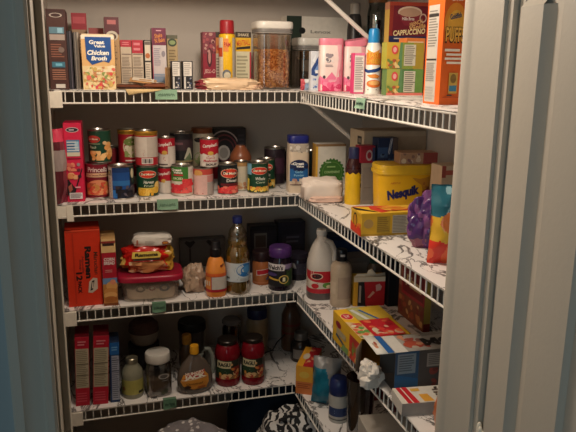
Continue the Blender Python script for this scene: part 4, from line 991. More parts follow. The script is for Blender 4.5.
can('can turned to show pale pink fine print, left of the diced tomatoes', x, y, z, .0342, h, 'cfc0b4', [('r', 0, .78, 1, 1, 'c04a40'), ('e', .25, .84, .16, .13, 'd8a05a'), ('r', 0, .0, .56, .76, 'd9b0a8'), ('l', .06, .12, .54, .72, 11, 'b07a78'), ('r', .56, .5, 1, .76, 'c98a84'), ('r', .56, 0, 1, .48, 'a8a09a'), ('l', .6, .06, .96, .46, 7, '77706c'), ('l', .2, .03, .5, .09, 1, 'a83a40')], rz=.05)
x, y, z, w, h = P['red_behind']
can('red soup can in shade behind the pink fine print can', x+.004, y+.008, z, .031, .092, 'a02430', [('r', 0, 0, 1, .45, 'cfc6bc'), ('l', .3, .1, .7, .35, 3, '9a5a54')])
x, y, z, w, h = P['camp_mush']
can('mushroom soup can stacked above the pink fine print can', x-.003, y, zn+.0004, w/2-.0005, .097, 'd9cfc4', SOUP([('l', .40, .37, .62, .42, 1, 'c05a50'), ('t', 'Cream of', .5, .33, .30, .07, 'b5303a', 0, .1, .01), ('t', 'Mushroom', .5, .22, .50, .09, 'b5303a', 0, .1, .03), ('t', 'SOUP', .52, .08, .38, .08, '3a2a2a', 0, 0, .04)]))
x, y, z, w, h = P['diced']
can('dark can of diced tomatoes with red shield logo', x, y, z, w/2, h, '161c1e', [('e', .55, .72, .33, .17, 'ecd9b4'), ('e', .55, .72, .31, .155, 'd8402a'), ('t', 'Del Monte', .55, .725, .46, .09, 'f4e8d0', 0, 0, .035), ('t', 'Diced', .60, .47, .36, .10, 'eae6da', 0, .05, .02), ('r', .22, .29, .95, .37, '6d1c22'), ('s', 3, .1, .04, .9, .26, 26, .011, ['d8383c', 'e0504a', 'c02c34', 'e8806a']), ('e', .5, .17, .08, .08, '5a1418')], rz=-.04)
x, y, z, w, h = P['blackround']
carton('round_pattern_box', 'black carton printed with pale and red arcs at the back wall', 'box', x, y, z, w, .06, h, '17161b', {'F': [('g', .28, .60, .52, .36, .07, 'a89c9c'), ('g', .30, .6, .42, .29, .1, '6d3038'), ('g', .32, .6, .30, .21, .12, '5a2a30'), ('e', .28, .55, .20, .14, 'b3aea8'), ('e', .28, .55, .14, .10, '8d8884'), ('r', .72, .1, .98, .98, '1f1f26'), ('l', .75, .3, .95, .9, 8, '34343c')]})
x, y, z, w, h = P['dome']; r = w/2
t = thing('dome_jar', 'squat jar with rounded copper brown dome lid behind the cream can', 'jar', (x, y, z))
b = MB(); b.lathe([(0, 0), (r*.9, 0), (r*.95, .004), (r*.95, h*.62), (0, h*.62)], M('3a2a22', rough=.3), n=32); b.build('jar_body', t)
b = MB(); b.lathe([(r, 0), (r*1.02, .004), (r, .018), (r*.86, h*.2), (r*.68, h*.27), (r*.5, h*.33), (r*.42, h*.38), (0, h*.385)], M('8a5034', rough=.3), n=32, z0=h*.615); b.build('dome_lid', t)
x, y, z, w, h = P['creamcan']
can('cream can with small black emblem between the tomato and corn cans', x, y, z, w/2, h, 'cdb89a', [('e', .24, .72, .14, .07, '1f1b1a'), ('r', 0, .86, 1, 1, 'b58a58'), ('r', .3, 0, 1, .85, 'd6c8ae'), ('l', .4, .3, .8, .62, 5, '9a8a70'), ('s', 5, .3, .06, .8, .28, 8, .007, ['c9906a', 'b9805a', 'd8b48a'])])
x, y, z, w, h = P['corn']
CORN = DM('Whole', 'Corn', [('r', .02, .62, .24, 1, '7fb0c8'), ('p', [(.0, .05), (.14, .05), (.16, .46), (.04, .5)], 'd9bc4a'), ('s', 2, .2, .04, .9, .20, 30, .007, ['e8c04a', 'd9a838', 'f0d070', 'd98a3c'])], 3)
can('green corn can with pale blue patch and yellow kernels, in front of another', x, y, z, w/2, h, '14412c', CORN, rz=-.03)
x, y, z, w, h = P['corn2']
can('green corn can half hidden behind the front corn can', x, y, z, w/2-.001, .108, '14412c', DM('Whole', 'Corn', [('s', 2, .3, .04, .95, .30, 18, .008, ['d9b04a', 'c99838', 'e0c878'])], 3), rz=-.3)
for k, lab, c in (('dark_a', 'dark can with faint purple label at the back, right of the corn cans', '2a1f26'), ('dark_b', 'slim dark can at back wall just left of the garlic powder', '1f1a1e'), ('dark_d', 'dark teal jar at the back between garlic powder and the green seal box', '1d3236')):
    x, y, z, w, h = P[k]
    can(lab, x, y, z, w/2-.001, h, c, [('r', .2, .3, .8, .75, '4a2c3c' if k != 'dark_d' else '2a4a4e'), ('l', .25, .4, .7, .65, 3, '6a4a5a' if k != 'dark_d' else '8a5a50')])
# garlic powder
x, y, z, w, h = P['garlic']; r = w/2; hn = P['garlicneck'][4]
t = thing('seasoning_jar', 'square garlic powder jar with dark blue cap', 'jar', (x, y, z), rad(-6))
b = MB(); b.lathe([(0, 0), (r*.96, 0), (r, .004), (r, hn*.80), (r*.97, hn*.88), (r*.95, hn), (0, hn)], M('d9c6ae', rough=.35, var=.06), n=44, p=4.5)
b.art(cyl(r, 0, hn, p=4.5), PI*r*1.05, hn, [('r', .22, .84, .78, .99, 'b5a898'), ('e', .45, .92, .07, .05, 'd9d0c4'), ('s', 8, .25, .82, .75, .97, 12, .005, ['cfc4b6', '9a8e82', 'ddd4c8']), ('r', .24, .24, .74, .58, '1f62a0'), ('e', .49, .56, .25, .12, '17224a'), ('r', .24, .5, .74, .57, '17224a'), ('t', 'Great', .47, .60, .30, .06, 'f2efe8', 0, 0, .04), ('t', 'Value', .51, .545, .22, .045, 'f2efe8', 0, 0, .04), ('t', 'Garlic', .49, .435, .22, .05, '8fc4e0', 0, 0, .02), ('t', 'Powder', .49, .365, .28, .045, '8fc4e0', 0, 0, .02), ('s', 5, .30, .20, .7, .29, 7, .007, ['c9b49a', 'e0d4c4', 'b58a7a']), ('r', .26, .165, .72, .18, '6a4a4a')], curved=True)
b.build('jar_body', t, sharp=50)
b = MB(); b.lathe([(r*.95, 0), (r*.96, .002), (r*.96, h-hn-.002), (r*.92, h-hn), (0, h-hn)], M('1d2470', rough=.35), n=44, p=4.5, z0=hn-.0005); b.build('cap', t, sharp=50)

# ================================================================== second shelf, along the right wall
x, y, z, w, h = P['seal']
carton('cereal_box', 'white box with a big green scalloped seal behind the folded white bag', 'box', x, y, z, w, .05, h, 'cfc9bc', {'F': [('r', 0, 0, .07, 1, 'd8a83c'), ('r', 0, .95, 1, 1, '8a6a48'), ('e', .54, .41, .40, .27, '3f6e2c')]+[('e', .54+.40*math.cos(k*2*PI/22), .41+.27*math.sin(k*2*PI/22), .035, .026, '3f6e2c') for k in range(22)]+[('r', .2, .08, .86, .16, '4a7a38'), ('g', .54, .41, .34, .225, .06, '5f8a44'), ('t', 'CONVENIENT', .54, .42, .52, .05, 'a9c98a'), ('l', .36, .50, .66, .56, 1, '86a868'), ('l', .3, .6, .5, .65, 1, '9ab88a')], 'L': [('r', 0, 0, 1, 1, 'c99a44')]}, rz=rad(-4))
b = MB(); b.blob((0, 0, .032), (.066, .055, .040), M('e0d2c6', rough=.75, bump=.3, scale=25), p=4.2, amp=.14, freq=2.2, seed=6)
b.blob((.004, -.006, .010), (.062, .060, .012), M('dbb9a8', rough=.75), p=4, amp=.1, freq=2, seed=8)
tag(b.build('flour_bag', None, (.053, -.105, 1.2467), rz=rad(-8)), 'folded white paper bag lying at the corner of the second shelf', 'bag')
x, y, z, w, h = P['ybottle']; r = w/2-.0005; hn = P['ybcap'][4]
t = thing('syrup_bottle', 'slim yellow syrup bottle with dark blue cap and dripping brown shoulder', 'bottle', (x, y, z), rad(-12))
b = MB(); b.lathe([(0, 0), (r*.95, 0), (r, .006), (r, hn*.66), (r*.99, hn*.72)], M('e0b31e', rough=.3), n=32)
b.lathe([(r*.99, hn*.72), (r*.97, hn*.80), (r*.9, hn*.88), (r*.72, hn*.96), (r*.66, hn), (0, hn)], M('3a1a1c', rough=.25), n=32)
b.art(cyl(r, hn*.1, hn*.68), PI*r, hn*.68, [('p', [(0, 1), (1, 1), (1, .88), (.92, .84), (.84, .90), (.74, .82), (.64, .9), (.52, .84), (.42, .9), (.3, .83), (.18, .9), (.1, .85), (0, .9)], '3a1a1c'), ('p', [(.80, .0), (1, .0), (1, .9), (.86, .7), (.92, .5), (.82, .35)], '7a4a1c'), ('s', 2, .76, .05, .98, .7, 14, .007, ['5d2c1a', '8a5a20', '3f1c16'])], curved=True)
b.build('bottle_body', t)
b = MB(); b.lathe([(r*.66, 0), (r*.68, .002), (r*.64, (h-hn)*.9), (r*.58, h-hn), (0, h-hn)], M('2c2f55', rough=.35), n=28, z0=hn-.0005); b.build('cap', t)
# big plain carton at the wall and the boxes before it
x, y, z, w, h = P['bigbox']
w = .406-.004-(x-w/2); x = .402-w/2
t = thing('shipping_box', 'big plain tan cardboard box standing against the right wall', 'box', (x, y, z))
b = MB(); b.box(-w/2, w/2, 0, .12, 0, h, M('b39e84', rough=.7, var=.12, scale=20))
b.art(planar((-w/2, .12, 0), (0, -.12, 0), (0, 0, h)), .12, h, [('r', 0, 0, 1, 1, 'cdbb9f'), ('r', .55, .80, .85, .92, '3a342f'), ('r', .62, .83, .80, .89, '8a8074')])
b.art(planar((-w/2, 0, 0), (w, 0, 0), (0, 0, h)), w, h, [('r', .50, .5, 1, .92, 'a58f76'), ('l', .06, .3, .4, .5, 4, '9c8870')])
b.build('box_body', t, bevel=.0015)
b = MB(); b.box(-w/2, w/2, 0, .06, 0, .0015, M('a08a70', rough=.7)); b.build('top_flap', t, (0, .002, h+.001))
x, y, z, w, h = P['greybox']
zz = P['redsmall'][2]
carton('spice_box', 'grey tall box between the yellow bottle and the yellow tub', 'box', x, y, z, w-.002, .045, zz-z-.0006, '8a7d6e', {'F': [('r', .1, .1, .9, .9, '80756a'), ('r', .2, .4, .8, .42, '6d6258')]})
x, y, z2, w, h = P['redsmall']
carton('spice_box', 'small red box with pale round print atop the grey box', 'box', x-.004, y, zz, w-.004, .045, h, '8d2030', {'F': [('e', .6, .45, .22, .32, 'a89a9a'), ('e', .6, .45, .14, .2, '8d2030'), ('r', .8, .1, .98, .9, '2c3a5c')]})
x, y, z, w, h = P['bluesmall']
carton('pasta_box', 'dark blue box with pale letter showing above the yellow tub', 'box', x+.001, y, z, w-.004, .045, h, '1f2c4c', {'F': [('t', 'S', .62, .88, .26, .11, 'b9c0cc', 80, 0, .03), ('r', .0, .70, .5, .86, '35507a'), ('r', .74, .76, 1, 1, '5a4a44'), ('s', 4, .05, .6, .95, .76, 9, .008, ['3f5a80', '55708d', '16203a'])]})
# drink powder tub
x, y, z, w, h = P['tub']; r = w/2; hl = P['tublid'][4]
t = thing('drink_powder_tub', 'yellow drink powder tub with dark blue lettering', 'tub', (x, y, z), rad(-8))
p = 4.2; sy = .64; YEL = 'eab21c'
b = MB(); R = lambda v: r*(.90+.08*v)
b.lathe([(0, 0), (r*.88, 0), (r*.90, .004), (r*.98, hl), (0, hl)], M(YEL, rough=.33, var=.05), n=52, p=p, sy=sy)
front = lambda u, v, off: Vector(((u-.5)*2*R(v)*.80, -R(v)*sy-off-.0006*(1-abs(2*u-1)**3), v*hl))
def tubmap(u, v, off):
    X = (u-.5)*2*.93
    rr = R(v); yy = (1-abs(X)**p)**(1/p)
    return Vector((X*rr, -yy*rr*sy-off, v*hl))
b.art(tubmap, 2*r*.93, hl, [('r', 0, .0, 1, .16, 'cf2a2e'), ('r', 0, .16, .5, .19, 'd8382e'), ('t', 'NESTLE', .28, .80, .2, .045, 'c9702c', 3, .2), ('t', 'Nesquik', .44, .54, .66, .30, '23215a', 11, .12, .06), ('p', [(.60, .93), (.76, .90), (.98, .95), (.98, .40), (.90, .32), (.86, .55), (.80, .75), (.68, .84)], 'c98a2a'), ('s', 9, .84, .35, .97, .9, 14, .008, ['8d4a26', 'b5702c', 'd89a34']), ('e', .80, .30, .12, .08, 'd39a30')], curved=True)
b.build('tub_body', t, sharp=50)
b = MB(); k = h-hl; b.lathe([(r*1.0, 0), (r*1.035, .001), (r*1.04, k*.35), (r*1.01, k*.42), (r*1.01, k*.85), (r*.98, k), (0, k)], M('e3b52c', rough=.33), n=52, p=p, sy=sy, z0=hl-.0005); b.build('lid', t, sharp=50)
ztub = z+h
x, y, z, w, h = P['palesmall']
carton('tea_box', 'low pale box with reddish end lying on the lid of the yellow tub', 'box', x-.008, -.372, ztub+.0004, w-.006, .058, .034, 'b08a6c', {'F': [('r', .62, 0, 1, 1, '93443c'), ('s', 6, .05, .1, .6, .9, 10, .008, ['c9b49a', '8a6a5c', 'd8c4a8', '7d5a58'])]}, rz=rad(-8))
# drink powder box lying down
x, y, z, w, h = P['nbox']
t = thing('drink_mix_box', 'yellow drink mix box lying on its side before the yellow tub', 'box', (-.005, -.588, z), rad(-4))
w, d, h = .165, .088, .061
b = MB(); b.box(0, w, 0, d, 0, h, M('d9a92a', rough=.4))
b.art(planar((0, d, 0), (0, -d, 0), (0, 0, h)), d, h, [('e', .42, .55, .20, .34, '3a2c1c'), ('e', .42, .55, .14, .26, 'c98a24'), ('p', [(0, 0), (.55, 0), (.9, .5), (1, 0), (1, .2), (1, 0)], 'cf3a2a'), ('p', [(0, 0), (1, 0), (1, .30), (.7, .2), (.4, .32), (0, .42)], 'd8452c'), ('s', 3, .55, .2, .95, .5, 6, .009, ['e0702c', 'd8382c']), ('r', 0, .9, 1, 1, 'e0b43a')])
b.art(planar((0, 0, 0), (w, 0, 0), (0, 0, h)), w, h, [('r', 0, 0, 1, .1, 'b98e26'), ('e', .12, .55, .08, .2, 'b99450'), ('r', .26, .14, .48, .86, 'b3902c'), ('l', .27, .18, .47, .84, 8, '8a6c22'), ('r', .52, .1, .80, .9, 'b9ae98'), ('l', .53, .14, .79, .86, 11, '847c70')])
b.art(planar((0, 0, h), (w, 0, 0), (0, d, 0)), w, d, [('r', 0, 0, 1, 1, 'e6b83a'), ('p', [(.0, .55), (.30, .10), (.22, .55), (.05, .98), (0, .95)], '231a1a'), ('p', [(.02, .9), (.3, .2), (.34, .3), (.12, .95)], 'e8b830'), ('r', .02, .9, .4, 1, 'c9452c'), ('p', [(.34, .05), (.6, .3), (.95, .2), (1, .5), (.6, .95), (.28, .95), (.24, .5)], 'cf3a2c'), ('e', .66, .6, .25, .28, 'e8a43c'), ('e', .7, .6, .16, .16, 'd9862c'), ('s', 7, .4, .2, .95, .9, 12, .008, ['e8c04a', 'c9301e', 'e07a2c'])])
b.build('box_body', t, bevel=.001)
# snack bags at the right end
b = MB(); PUR = film('4a2a62', rough=.18, bump=.5, scale=28)
b.blob((0, 0, .062), (.052, .034, .078), PUR, p=2.3, amp=.30, freq=1.5, seed=7, nu=80, nv=50, colf=lambda q: film('7d4a7c', rough=.2) if noise.noise(q*2.4) > .18 else (film('8a5060', rough=.3) if q.z < -.45 and q.x < -.2 else None))
tag(b.build('snack_bag', None, (.122, -.715, 1.2468), rot=(0, 0, rad(-20))), 'crumpled purple plastic bag right of the lying yellow box', 'bag')
b = MB()
def chipcol(u, v, s):
    q = noise.noise(Vector((u*3.5, v*4.5, 11))); v += .16*noise.noise(Vector((u*4, v*3, 5)))
    if v > .62: return film('35707f', rough=.2) if q < .10 else (film('8fb4bb', rough=.2) if q < .3 else film('2f4f74', rough=.2))
    if v > .30: return film('dcae38', rough=.25) if q < .05 else film('d8783c', rough=.25)
    return film('d83a2c', rough=.22) if q < .2 else film('e0603a', rough=.22)
b.pouch(.11, .182, .05, film('d83a2c', rough=.22), seed=12, n=56, colf=chipcol)
tag(b.build('chip_bag', None, (.103, -.862, 1.2472), rot=(0, 0, rad(-24))), 'red, yellow and teal snack bag at right end of second shelf', 'bag')
x, y, z, w, h = P['pale_far']
carton('cracker_box', 'cream box with red marks against the right wall behind the snack bags', 'box', x+.04, -.58, z, .06, .06, h-.012, 'c9b397', {'F': [('r', .0, .86, .8, .93, 'b0584a'), ('r', .0, .82, .2, 1, 'a04a40'), ('e', .8, .5, .2, .1, '6d3430'), ('l', .1, .1, .8, .4, 4, 'a08a70')]})

# ================================================================== third shelf, along the back
x, y, z, w, h = P['ramen']
carton('noodle_case', 'large orange red noodle case with black sideways lettering', 'box', x, y, z, w, .12, h, 'cf3418', {'F': [
    ('t', 'Maruchan', .85, .56, .30, .12, '4a2418', -90, .1, .02), ('t', 'Ramen', .63, .575, .42, .19, '1f1614', -90, 0, .05), ('t', 'Noodle\nSoup', .43, .55, .22, .15, '6d241c', -90, .1, .02), ('t', '12', .35, .40, .11, .18, '2a1614', -90, 0, .04), ('t', 'PACK', .35, .255, .16, .11, '2a1614', -90, .0, .04),
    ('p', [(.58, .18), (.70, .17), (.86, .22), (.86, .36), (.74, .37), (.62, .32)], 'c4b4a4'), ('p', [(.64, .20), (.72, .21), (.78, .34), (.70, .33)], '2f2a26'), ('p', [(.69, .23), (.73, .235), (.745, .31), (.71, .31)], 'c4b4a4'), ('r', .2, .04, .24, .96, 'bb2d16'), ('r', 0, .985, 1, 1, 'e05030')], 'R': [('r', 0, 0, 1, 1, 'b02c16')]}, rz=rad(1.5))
x, y, z, w, h = P['waffle']
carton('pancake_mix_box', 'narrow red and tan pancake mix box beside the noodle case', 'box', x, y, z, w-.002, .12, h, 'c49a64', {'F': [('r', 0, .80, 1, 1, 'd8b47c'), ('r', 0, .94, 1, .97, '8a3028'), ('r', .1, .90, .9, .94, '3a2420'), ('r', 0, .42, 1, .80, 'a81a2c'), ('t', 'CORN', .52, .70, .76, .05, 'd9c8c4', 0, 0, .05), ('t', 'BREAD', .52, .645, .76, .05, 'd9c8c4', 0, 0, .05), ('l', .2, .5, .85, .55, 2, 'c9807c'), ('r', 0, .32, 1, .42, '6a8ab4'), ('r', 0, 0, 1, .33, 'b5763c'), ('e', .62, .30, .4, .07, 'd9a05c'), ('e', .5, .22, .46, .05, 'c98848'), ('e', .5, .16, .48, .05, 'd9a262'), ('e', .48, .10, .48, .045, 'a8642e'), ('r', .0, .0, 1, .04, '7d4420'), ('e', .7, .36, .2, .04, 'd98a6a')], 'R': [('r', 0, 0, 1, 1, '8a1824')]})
x, y, z, w, h = P['contain']; r = w/2; hl = P['contlid'][4]
t = thing('food_container', 'clear rectangular food container with a red lid', 'container', (x, y+.02, z), rad(-3))
p = 5.5; sy = .72
b = MB(); b.lathe([(0, 0), (r*.84, 0), (r*.88, .005), (r*.97, hl), (r*.955, hl), (r*.865, .007), (0, .003)], milky('c8b8a8', .22), n=52, p=p, sy=sy); b.build('container_body', t, sharp=50)
b = MB(); L = P['contlid'][3]/2; b.lathe([(L*.96, -.004), (L, -.002), (L, .010), (L*.97, h-hl-.002), (L*.9, h-hl), (L*.86, h-hl-.003), (0, h-hl-.003)], M('9c1a34', rough=.35), n=52, p=p, sy=sy, z0=hl); b.build('lid', t, sharp=50)
b = MB(); b.lathe([(0, 0), (r*.76, 0), (r*.78, .004), (r*.80, .036), (0, .036)], M('cdb79c', rough=.8, var=.2), n=48, p=p, sy=sy, z0=.009)
for cx, cc, rr in ((-.035, '5a4630', .017), (.004, '8a3a34', .012), (.045, '2a3444', .018)):
    b.art(lambda u, v, off, cx=cx, rr=rr: Vector((cx+(u-.5)*2*rr, -r*sy*.82-off, .047+(v-.5)*rr*1.5)), 2*rr, 1.5*rr, [('e', .5, .5, .5, .5, cc), ('e', .5, .5, .25, .25, 'a8957c')])
c_ = b.build('dry_goods', None, (x, y+.02, z), rz=rad(-3), sharp=50)
tag(c_, 'tan dry goods with dark rings inside the red lidded container', 'food')
zl = z+h
x, y, z, w, h = P['noodle']
def noodcol(q):
    if q.y < -.25 and q.z < .05 and abs(q.x) < .72: return film('c98a58', rough=.22, bump=.5) if noise.noise(q*3.2) < .15 else film('d8b08a', rough=.2)
    if q.x > .74: return film('c99a3c', rough=.25)
    if q.x < -.84 and q.z < .2: return film('d8b860', rough=.25)
    return None
t = thing('pasta_bag', 'red and orange plastic bag of food lying on the red lid', 'bag', (x+.002, y-.014, zl+.0005), rad(-2))
b = MB(); NH = .092
b.blob((0, 0, NH*.45), (.085, .052, NH*.55), film('c8261e', rough=.22, bump=.5), p=2.8, amp=.24, freq=2.3, seed=9, colf=noodcol, nu=48, nv=28)
bb_ = b.build('bag_body', t)
b = MB(); b.art(lambda u, v, off: Vector(((u-.5)*.098-.004, -.0545-off-.003*math.cos((u-.5)*3)-(1-v)*.003, .056+v*.022)), .098, .024, [('p', [(0, .0), (.04, 1), (.9, 1), (1, .5), (.96, .0)], 'e0c258'), ('t', 'Ramona', .5, .55, .78, .52, '2a1a14', 0, .1, .04), ('r', .05, -.35, .95, -.05, '3a3022')])
b.build('name_panel', bb_)
x, y, z, w, h = P['whitepack']
b = MB(); b.blob((0, 0, .020), (w/2, .030, .022), film('ddd6cc', rough=.2, bump=.35), p=4, amp=.1, freq=2.4, seed=13, nu=44)
b.art(lambda u, v, off: Vector(((u-.5)*.115, -.0335-off-.0015, .006+v*.03)), .115, .03, [('e', .88, .3, .1, .2, '7d2c1c'), ('e', .88, .3, .07, .12, 'c9843c'), ('l', .3, .2, .62, .62, 3, 'b0a8a0'), ('e', .08, .5, .03, .25, 'a8604a')])
tag(b.build('cracker_pack', None, (x+.004, y-.006, zl+.089), rz=rad(-4)), 'white wrapped pack lying on top of the red food bag', 'packet')
x, y, z, w, h = P['ricebag']
b = MB(); b.blob((0, 0, h*.44), (.040, .036, h*.52), M('b0967f', rough=.25, var=.25, bump=.9, scale=90), p=2.5, amp=.32, freq=1.6, seed=18)
tag(b.build('rice_bag', None, (-.352, y, z)), 'clear plastic bag of pale rice between red container and orange bottle', 'bag')
x, y, z, w, h = P['tray']
carton('candle_box', 'dark grey box with two dark heart shapes at the back wall', 'box', x, y, z, w, .03, h, '6d6763', {'F': [('p', [(.22, .66), (.34, .86), (.30, .93), (.22, .88), (.14, .93), (.10, .86)], '211e1e'), ('p', [(.70, .66), (.82, .86), (.78, .93), (.70, .88), (.62, .93), (.58, .86)], '211e1e'), ('r', .2, .2, .24, .66, '35312f'), ('r', .68, .2, .72, .66, '35312f'), ('r', 0, .95, 1, 1, '5a5550')]})
# dressing bottle
x, y, z, w, h = P['orangeb']; r = w/2-.001; hc = P['orangecap'][4]; hs = P['orangesh'][4]
t = thing('dressing_bottle', 'orange salad dressing bottle with black cap', 'bottle', (x, y, z), rad(4))
b = MB(); p = 2.6
b.lathe([(0, 0), (r*.9, 0), (r*.98, .005), (r, .02), (r*.96, .05), (r, hs*.98), (r*.92, hs+.012), (r*.72, hc-.010), (r*.52, hc-.002), (r*.5, hc), (0, hc)], M('e08a3c', rough=.25), n=40, p=p)
b.lathe([(r*1.005, .020), (r*.985, .05), (r*1.01, hs-.003)], M('b52430', rough=.4), n=40, p=p)
b.art(cyl(r*1.012, .02, hs-.023, p=p), PI*r, hs-.023, [('r', 0, .84, 1, 1, 'd8622c'), ('r', 0, 0, 1, .12, 'b01f2e'), ('r', .30, .14, .94, .82, 'c4bab0'), ('l', .33, .18, .92, .78, 9, '8a807a'), ('r', .0, .14, .28, .82, 'd8843c'), ('r', .05, .35, .25, .6, 'd8c8b0')], curved=True)
b.art(cyl(r*.9, hs+.008, .03, p=p), PI*r, .03, [('e', .62, .5, .05, .16, '8a3a20'), ('e', .68, .66, .03, .12, '6d4a20')])
b.build('bottle_body', t, sharp=50)
b = MB(); rc = P['orangecap'][3]/2; k = h-hc
b.lathe([(rc*.96, 0), (rc, .002), (rc*1.0, k*.55), (rc*.86, k*.62), (rc*.84, k*.95), (rc*.76, k), (0, k)], M('19171a', rough=.3), n=32, z0=hc-.0005); b.build('cap', t)
# oil bottle
x, y, z, w, h = P['oil']; r = w/2-.002
t = thing('oil_bottle', 'clear cooking oil bottle with blue cap and pale blue label', 'bottle', (x, y, z))
prof = [(r*.86, .0), (r*.97, .006), (r, .02), (r*.98, .045), (r, .05), (r, .118), (r*.97, .124), (r*.99, .132), (r*.96, .150), (r*.80, .165), (r*.74, .172), (r*.80, .180), (r*.84, .190), (r*.78, .202), (r*.72, .208), (r*.76, .215), (r*.66, .228), (r*.42, .243), (r*.34, .248), (r*.34, .258)]
b = MB(); b.lathe([(0, .004)]+prof+[(0, .258)], clear('e6dfc8', gloss=.6), n=36); b.build('bottle_body', t)
OIL = milky('b08a20', .55, .1)
b = MB(); b.lathe([(0, .006)]+[(q*.94, v+.002) for q, v in prof if v < .19]+[(0, .191)], OIL, n=36); b.build('oil', t)
b = MB(); b.lathe([(r+.0006, .05), (r+.0006, .118)], M('c4ccd0', rough=.4), n=40)
b.art(cyl(r+.0006, .05, .068), PI*r, .068, [('e', .66, .62, .26, .36, '2a72b4'), ('e', .72, .66, .14, .2, '4f94cc'), ('l', .1, .5, .4, .8, 3, '8a9aa4'), ('l', .08, .1, .5, .3, 2, '6a7278'), ('r', .5, .06, .95, .2, 'b0b4b4'), ('r', .04, .16, .22, .26, '4a4a44')], curved=True); b.build('paper_label', t)
b = MB(); b.lathe([(r*.38, 0), (r*.40, .002), (r*.40, .020), (r*.36, .024), (0, .024)], M('232d6a', rough=.35), n=28, z0=.2535); b.build('cap', t)
# peanut butter jar and jelly jar
x, y, z, w, h = P['skippy']; r = w/2-.002; hc = P['skippycap'][4]
t = thing('peanut_butter_jar', 'peanut butter jar with dark lid left of the purple lidded jar', 'jar', (x, y, z), rad(6))
b = MB(); b.lathe([(0, 0), (r*.93, 0), (r, .006), (r, hc*.82), (r*.93, hc*.95), (r*.9, hc), (0, hc)], M('a8643a', rough=.25), n=36)
b.art(cyl(r, .008, hc*.80), PI*r, hc*.80, [('p', [(.2, .40), (.95, .56), (.95, .86), (.2, .68)], 'd8d0c8'), ('p', [(.22, .44), (.62, .52), (.62, .76), (.22, .66)], 'b5202c'), ('t', 'SKIPPY', .55, .63, .62, .20, 'b01a2a', 12, .1, .05), ('p', [(.5, .2), (1, .1), (1, .44), (.6, .42)], '2c3f5c'), ('r', 0, .0, 1, .08, 'b06a40')], curved=True); b.build('jar_body', t)
b = MB(); k = h-hc; b.lathe([(r*.96, 0), (r*.98, .002), (r*.98, k-.004), (r*.92, k), (0, k)], M('2a1a1c', rough=.35), n=36, z0=hc-.0005); b.build('lid', t)
x, y, z, w, h = P['welch']; r = w/2-.002; hc = h*.70
t = thing('jelly_jar', 'dark grape jelly jar with purple lid', 'jar', (x, y, z), rad(-4))
b = MB(); b.lathe([(0, 0), (r*.92, 0), (r, .006), (r, hc*.90), (r*.95, hc*.97), (r*.86, h*.74), (r*.84, h*.80), (0, h*.80)], M('1a0f1c', rough=.12), n=40)
b.art(cyl(r, .014, hc*.80), PI*r, hc*.80, [('r', .0, .78, 1, .98, '8d7a9c'), ('r', .05, .06, .95, .78, '1c1a1e'), ('p', [(.04, .72), (.55, .72), (.58, .93), (.5, 1.0), (.04, 1.0)], 'd8d0d0'), ('t', "Welch's", .28, .85, .46, .2, '2a2026', 0, .1, .04), ('p', [(.55, .08), (.98, .1), (.98, .8), (.62, .76)], '2f4a22'), ('s', 4, .58, .1, .98, .76, 14, .008, ['3f5c2c', '203a1c', '4a2a50']), ('g', .54, .36, .14, .18, .22, 'd0b45c'), ('t', '1', .54, .36, .07, .17, 'e0d4a8'), ('p', [(.1, .36), (.38, .30), (.42, .36), (.12, .44)], 'c9a03c'), ('e', .2, .56, .16, .08, '4a3a6a')], curved=True); b.build('jar_body', t)
b = MB(); b.lathe([(r*.92, 0), (r*.95, .002), (r*.96, h*.10), (r*.93, h*.20), (r*.86, h*.225), (0, h*.225)], M('4a2a66', rough=.3), n=40, z0=h*.775); b.build('lid', t)
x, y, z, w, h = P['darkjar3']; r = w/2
t = thing('jelly_jar', 'dark jar with pale patch on its label behind the purple lidded jar', 'jar', (x+.008, y, z), 0)
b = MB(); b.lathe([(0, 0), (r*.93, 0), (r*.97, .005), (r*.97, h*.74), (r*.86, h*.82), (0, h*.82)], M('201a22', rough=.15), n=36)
b.art(cyl(r*.97, .012, h*.6), PI*r, h*.6, [('r', .1, .2, .8, .9, '2f2a36'), ('p', [(.1, .6), (.36, .58), (.3, .9), (.12, .95)], 'a8a4a4'), ('l', .4, .3, .7, .7, 3, '6a6470')], curved=True); b.build('jar_body', t)  # dark label with a pale patch and a few print lines
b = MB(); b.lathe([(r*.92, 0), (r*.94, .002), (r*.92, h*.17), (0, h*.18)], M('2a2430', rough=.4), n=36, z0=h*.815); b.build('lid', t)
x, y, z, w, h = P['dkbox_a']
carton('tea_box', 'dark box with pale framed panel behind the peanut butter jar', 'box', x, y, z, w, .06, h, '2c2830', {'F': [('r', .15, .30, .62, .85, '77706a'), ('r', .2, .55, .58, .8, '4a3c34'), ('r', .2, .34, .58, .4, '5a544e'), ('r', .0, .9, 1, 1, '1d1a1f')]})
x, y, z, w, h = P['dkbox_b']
carton('tea_box', 'dark purple grey box with faint lettering behind the jelly jars', 'box', x, y, z, w, .06, h, '2f2b36', {'F': [('r', .15, .52, .9, .74, '3c3844'), ('l', .3, .54, .86, .72, 2, '6f6a78'), ('r', .3, .3, .86, .36, '4a4650')]})

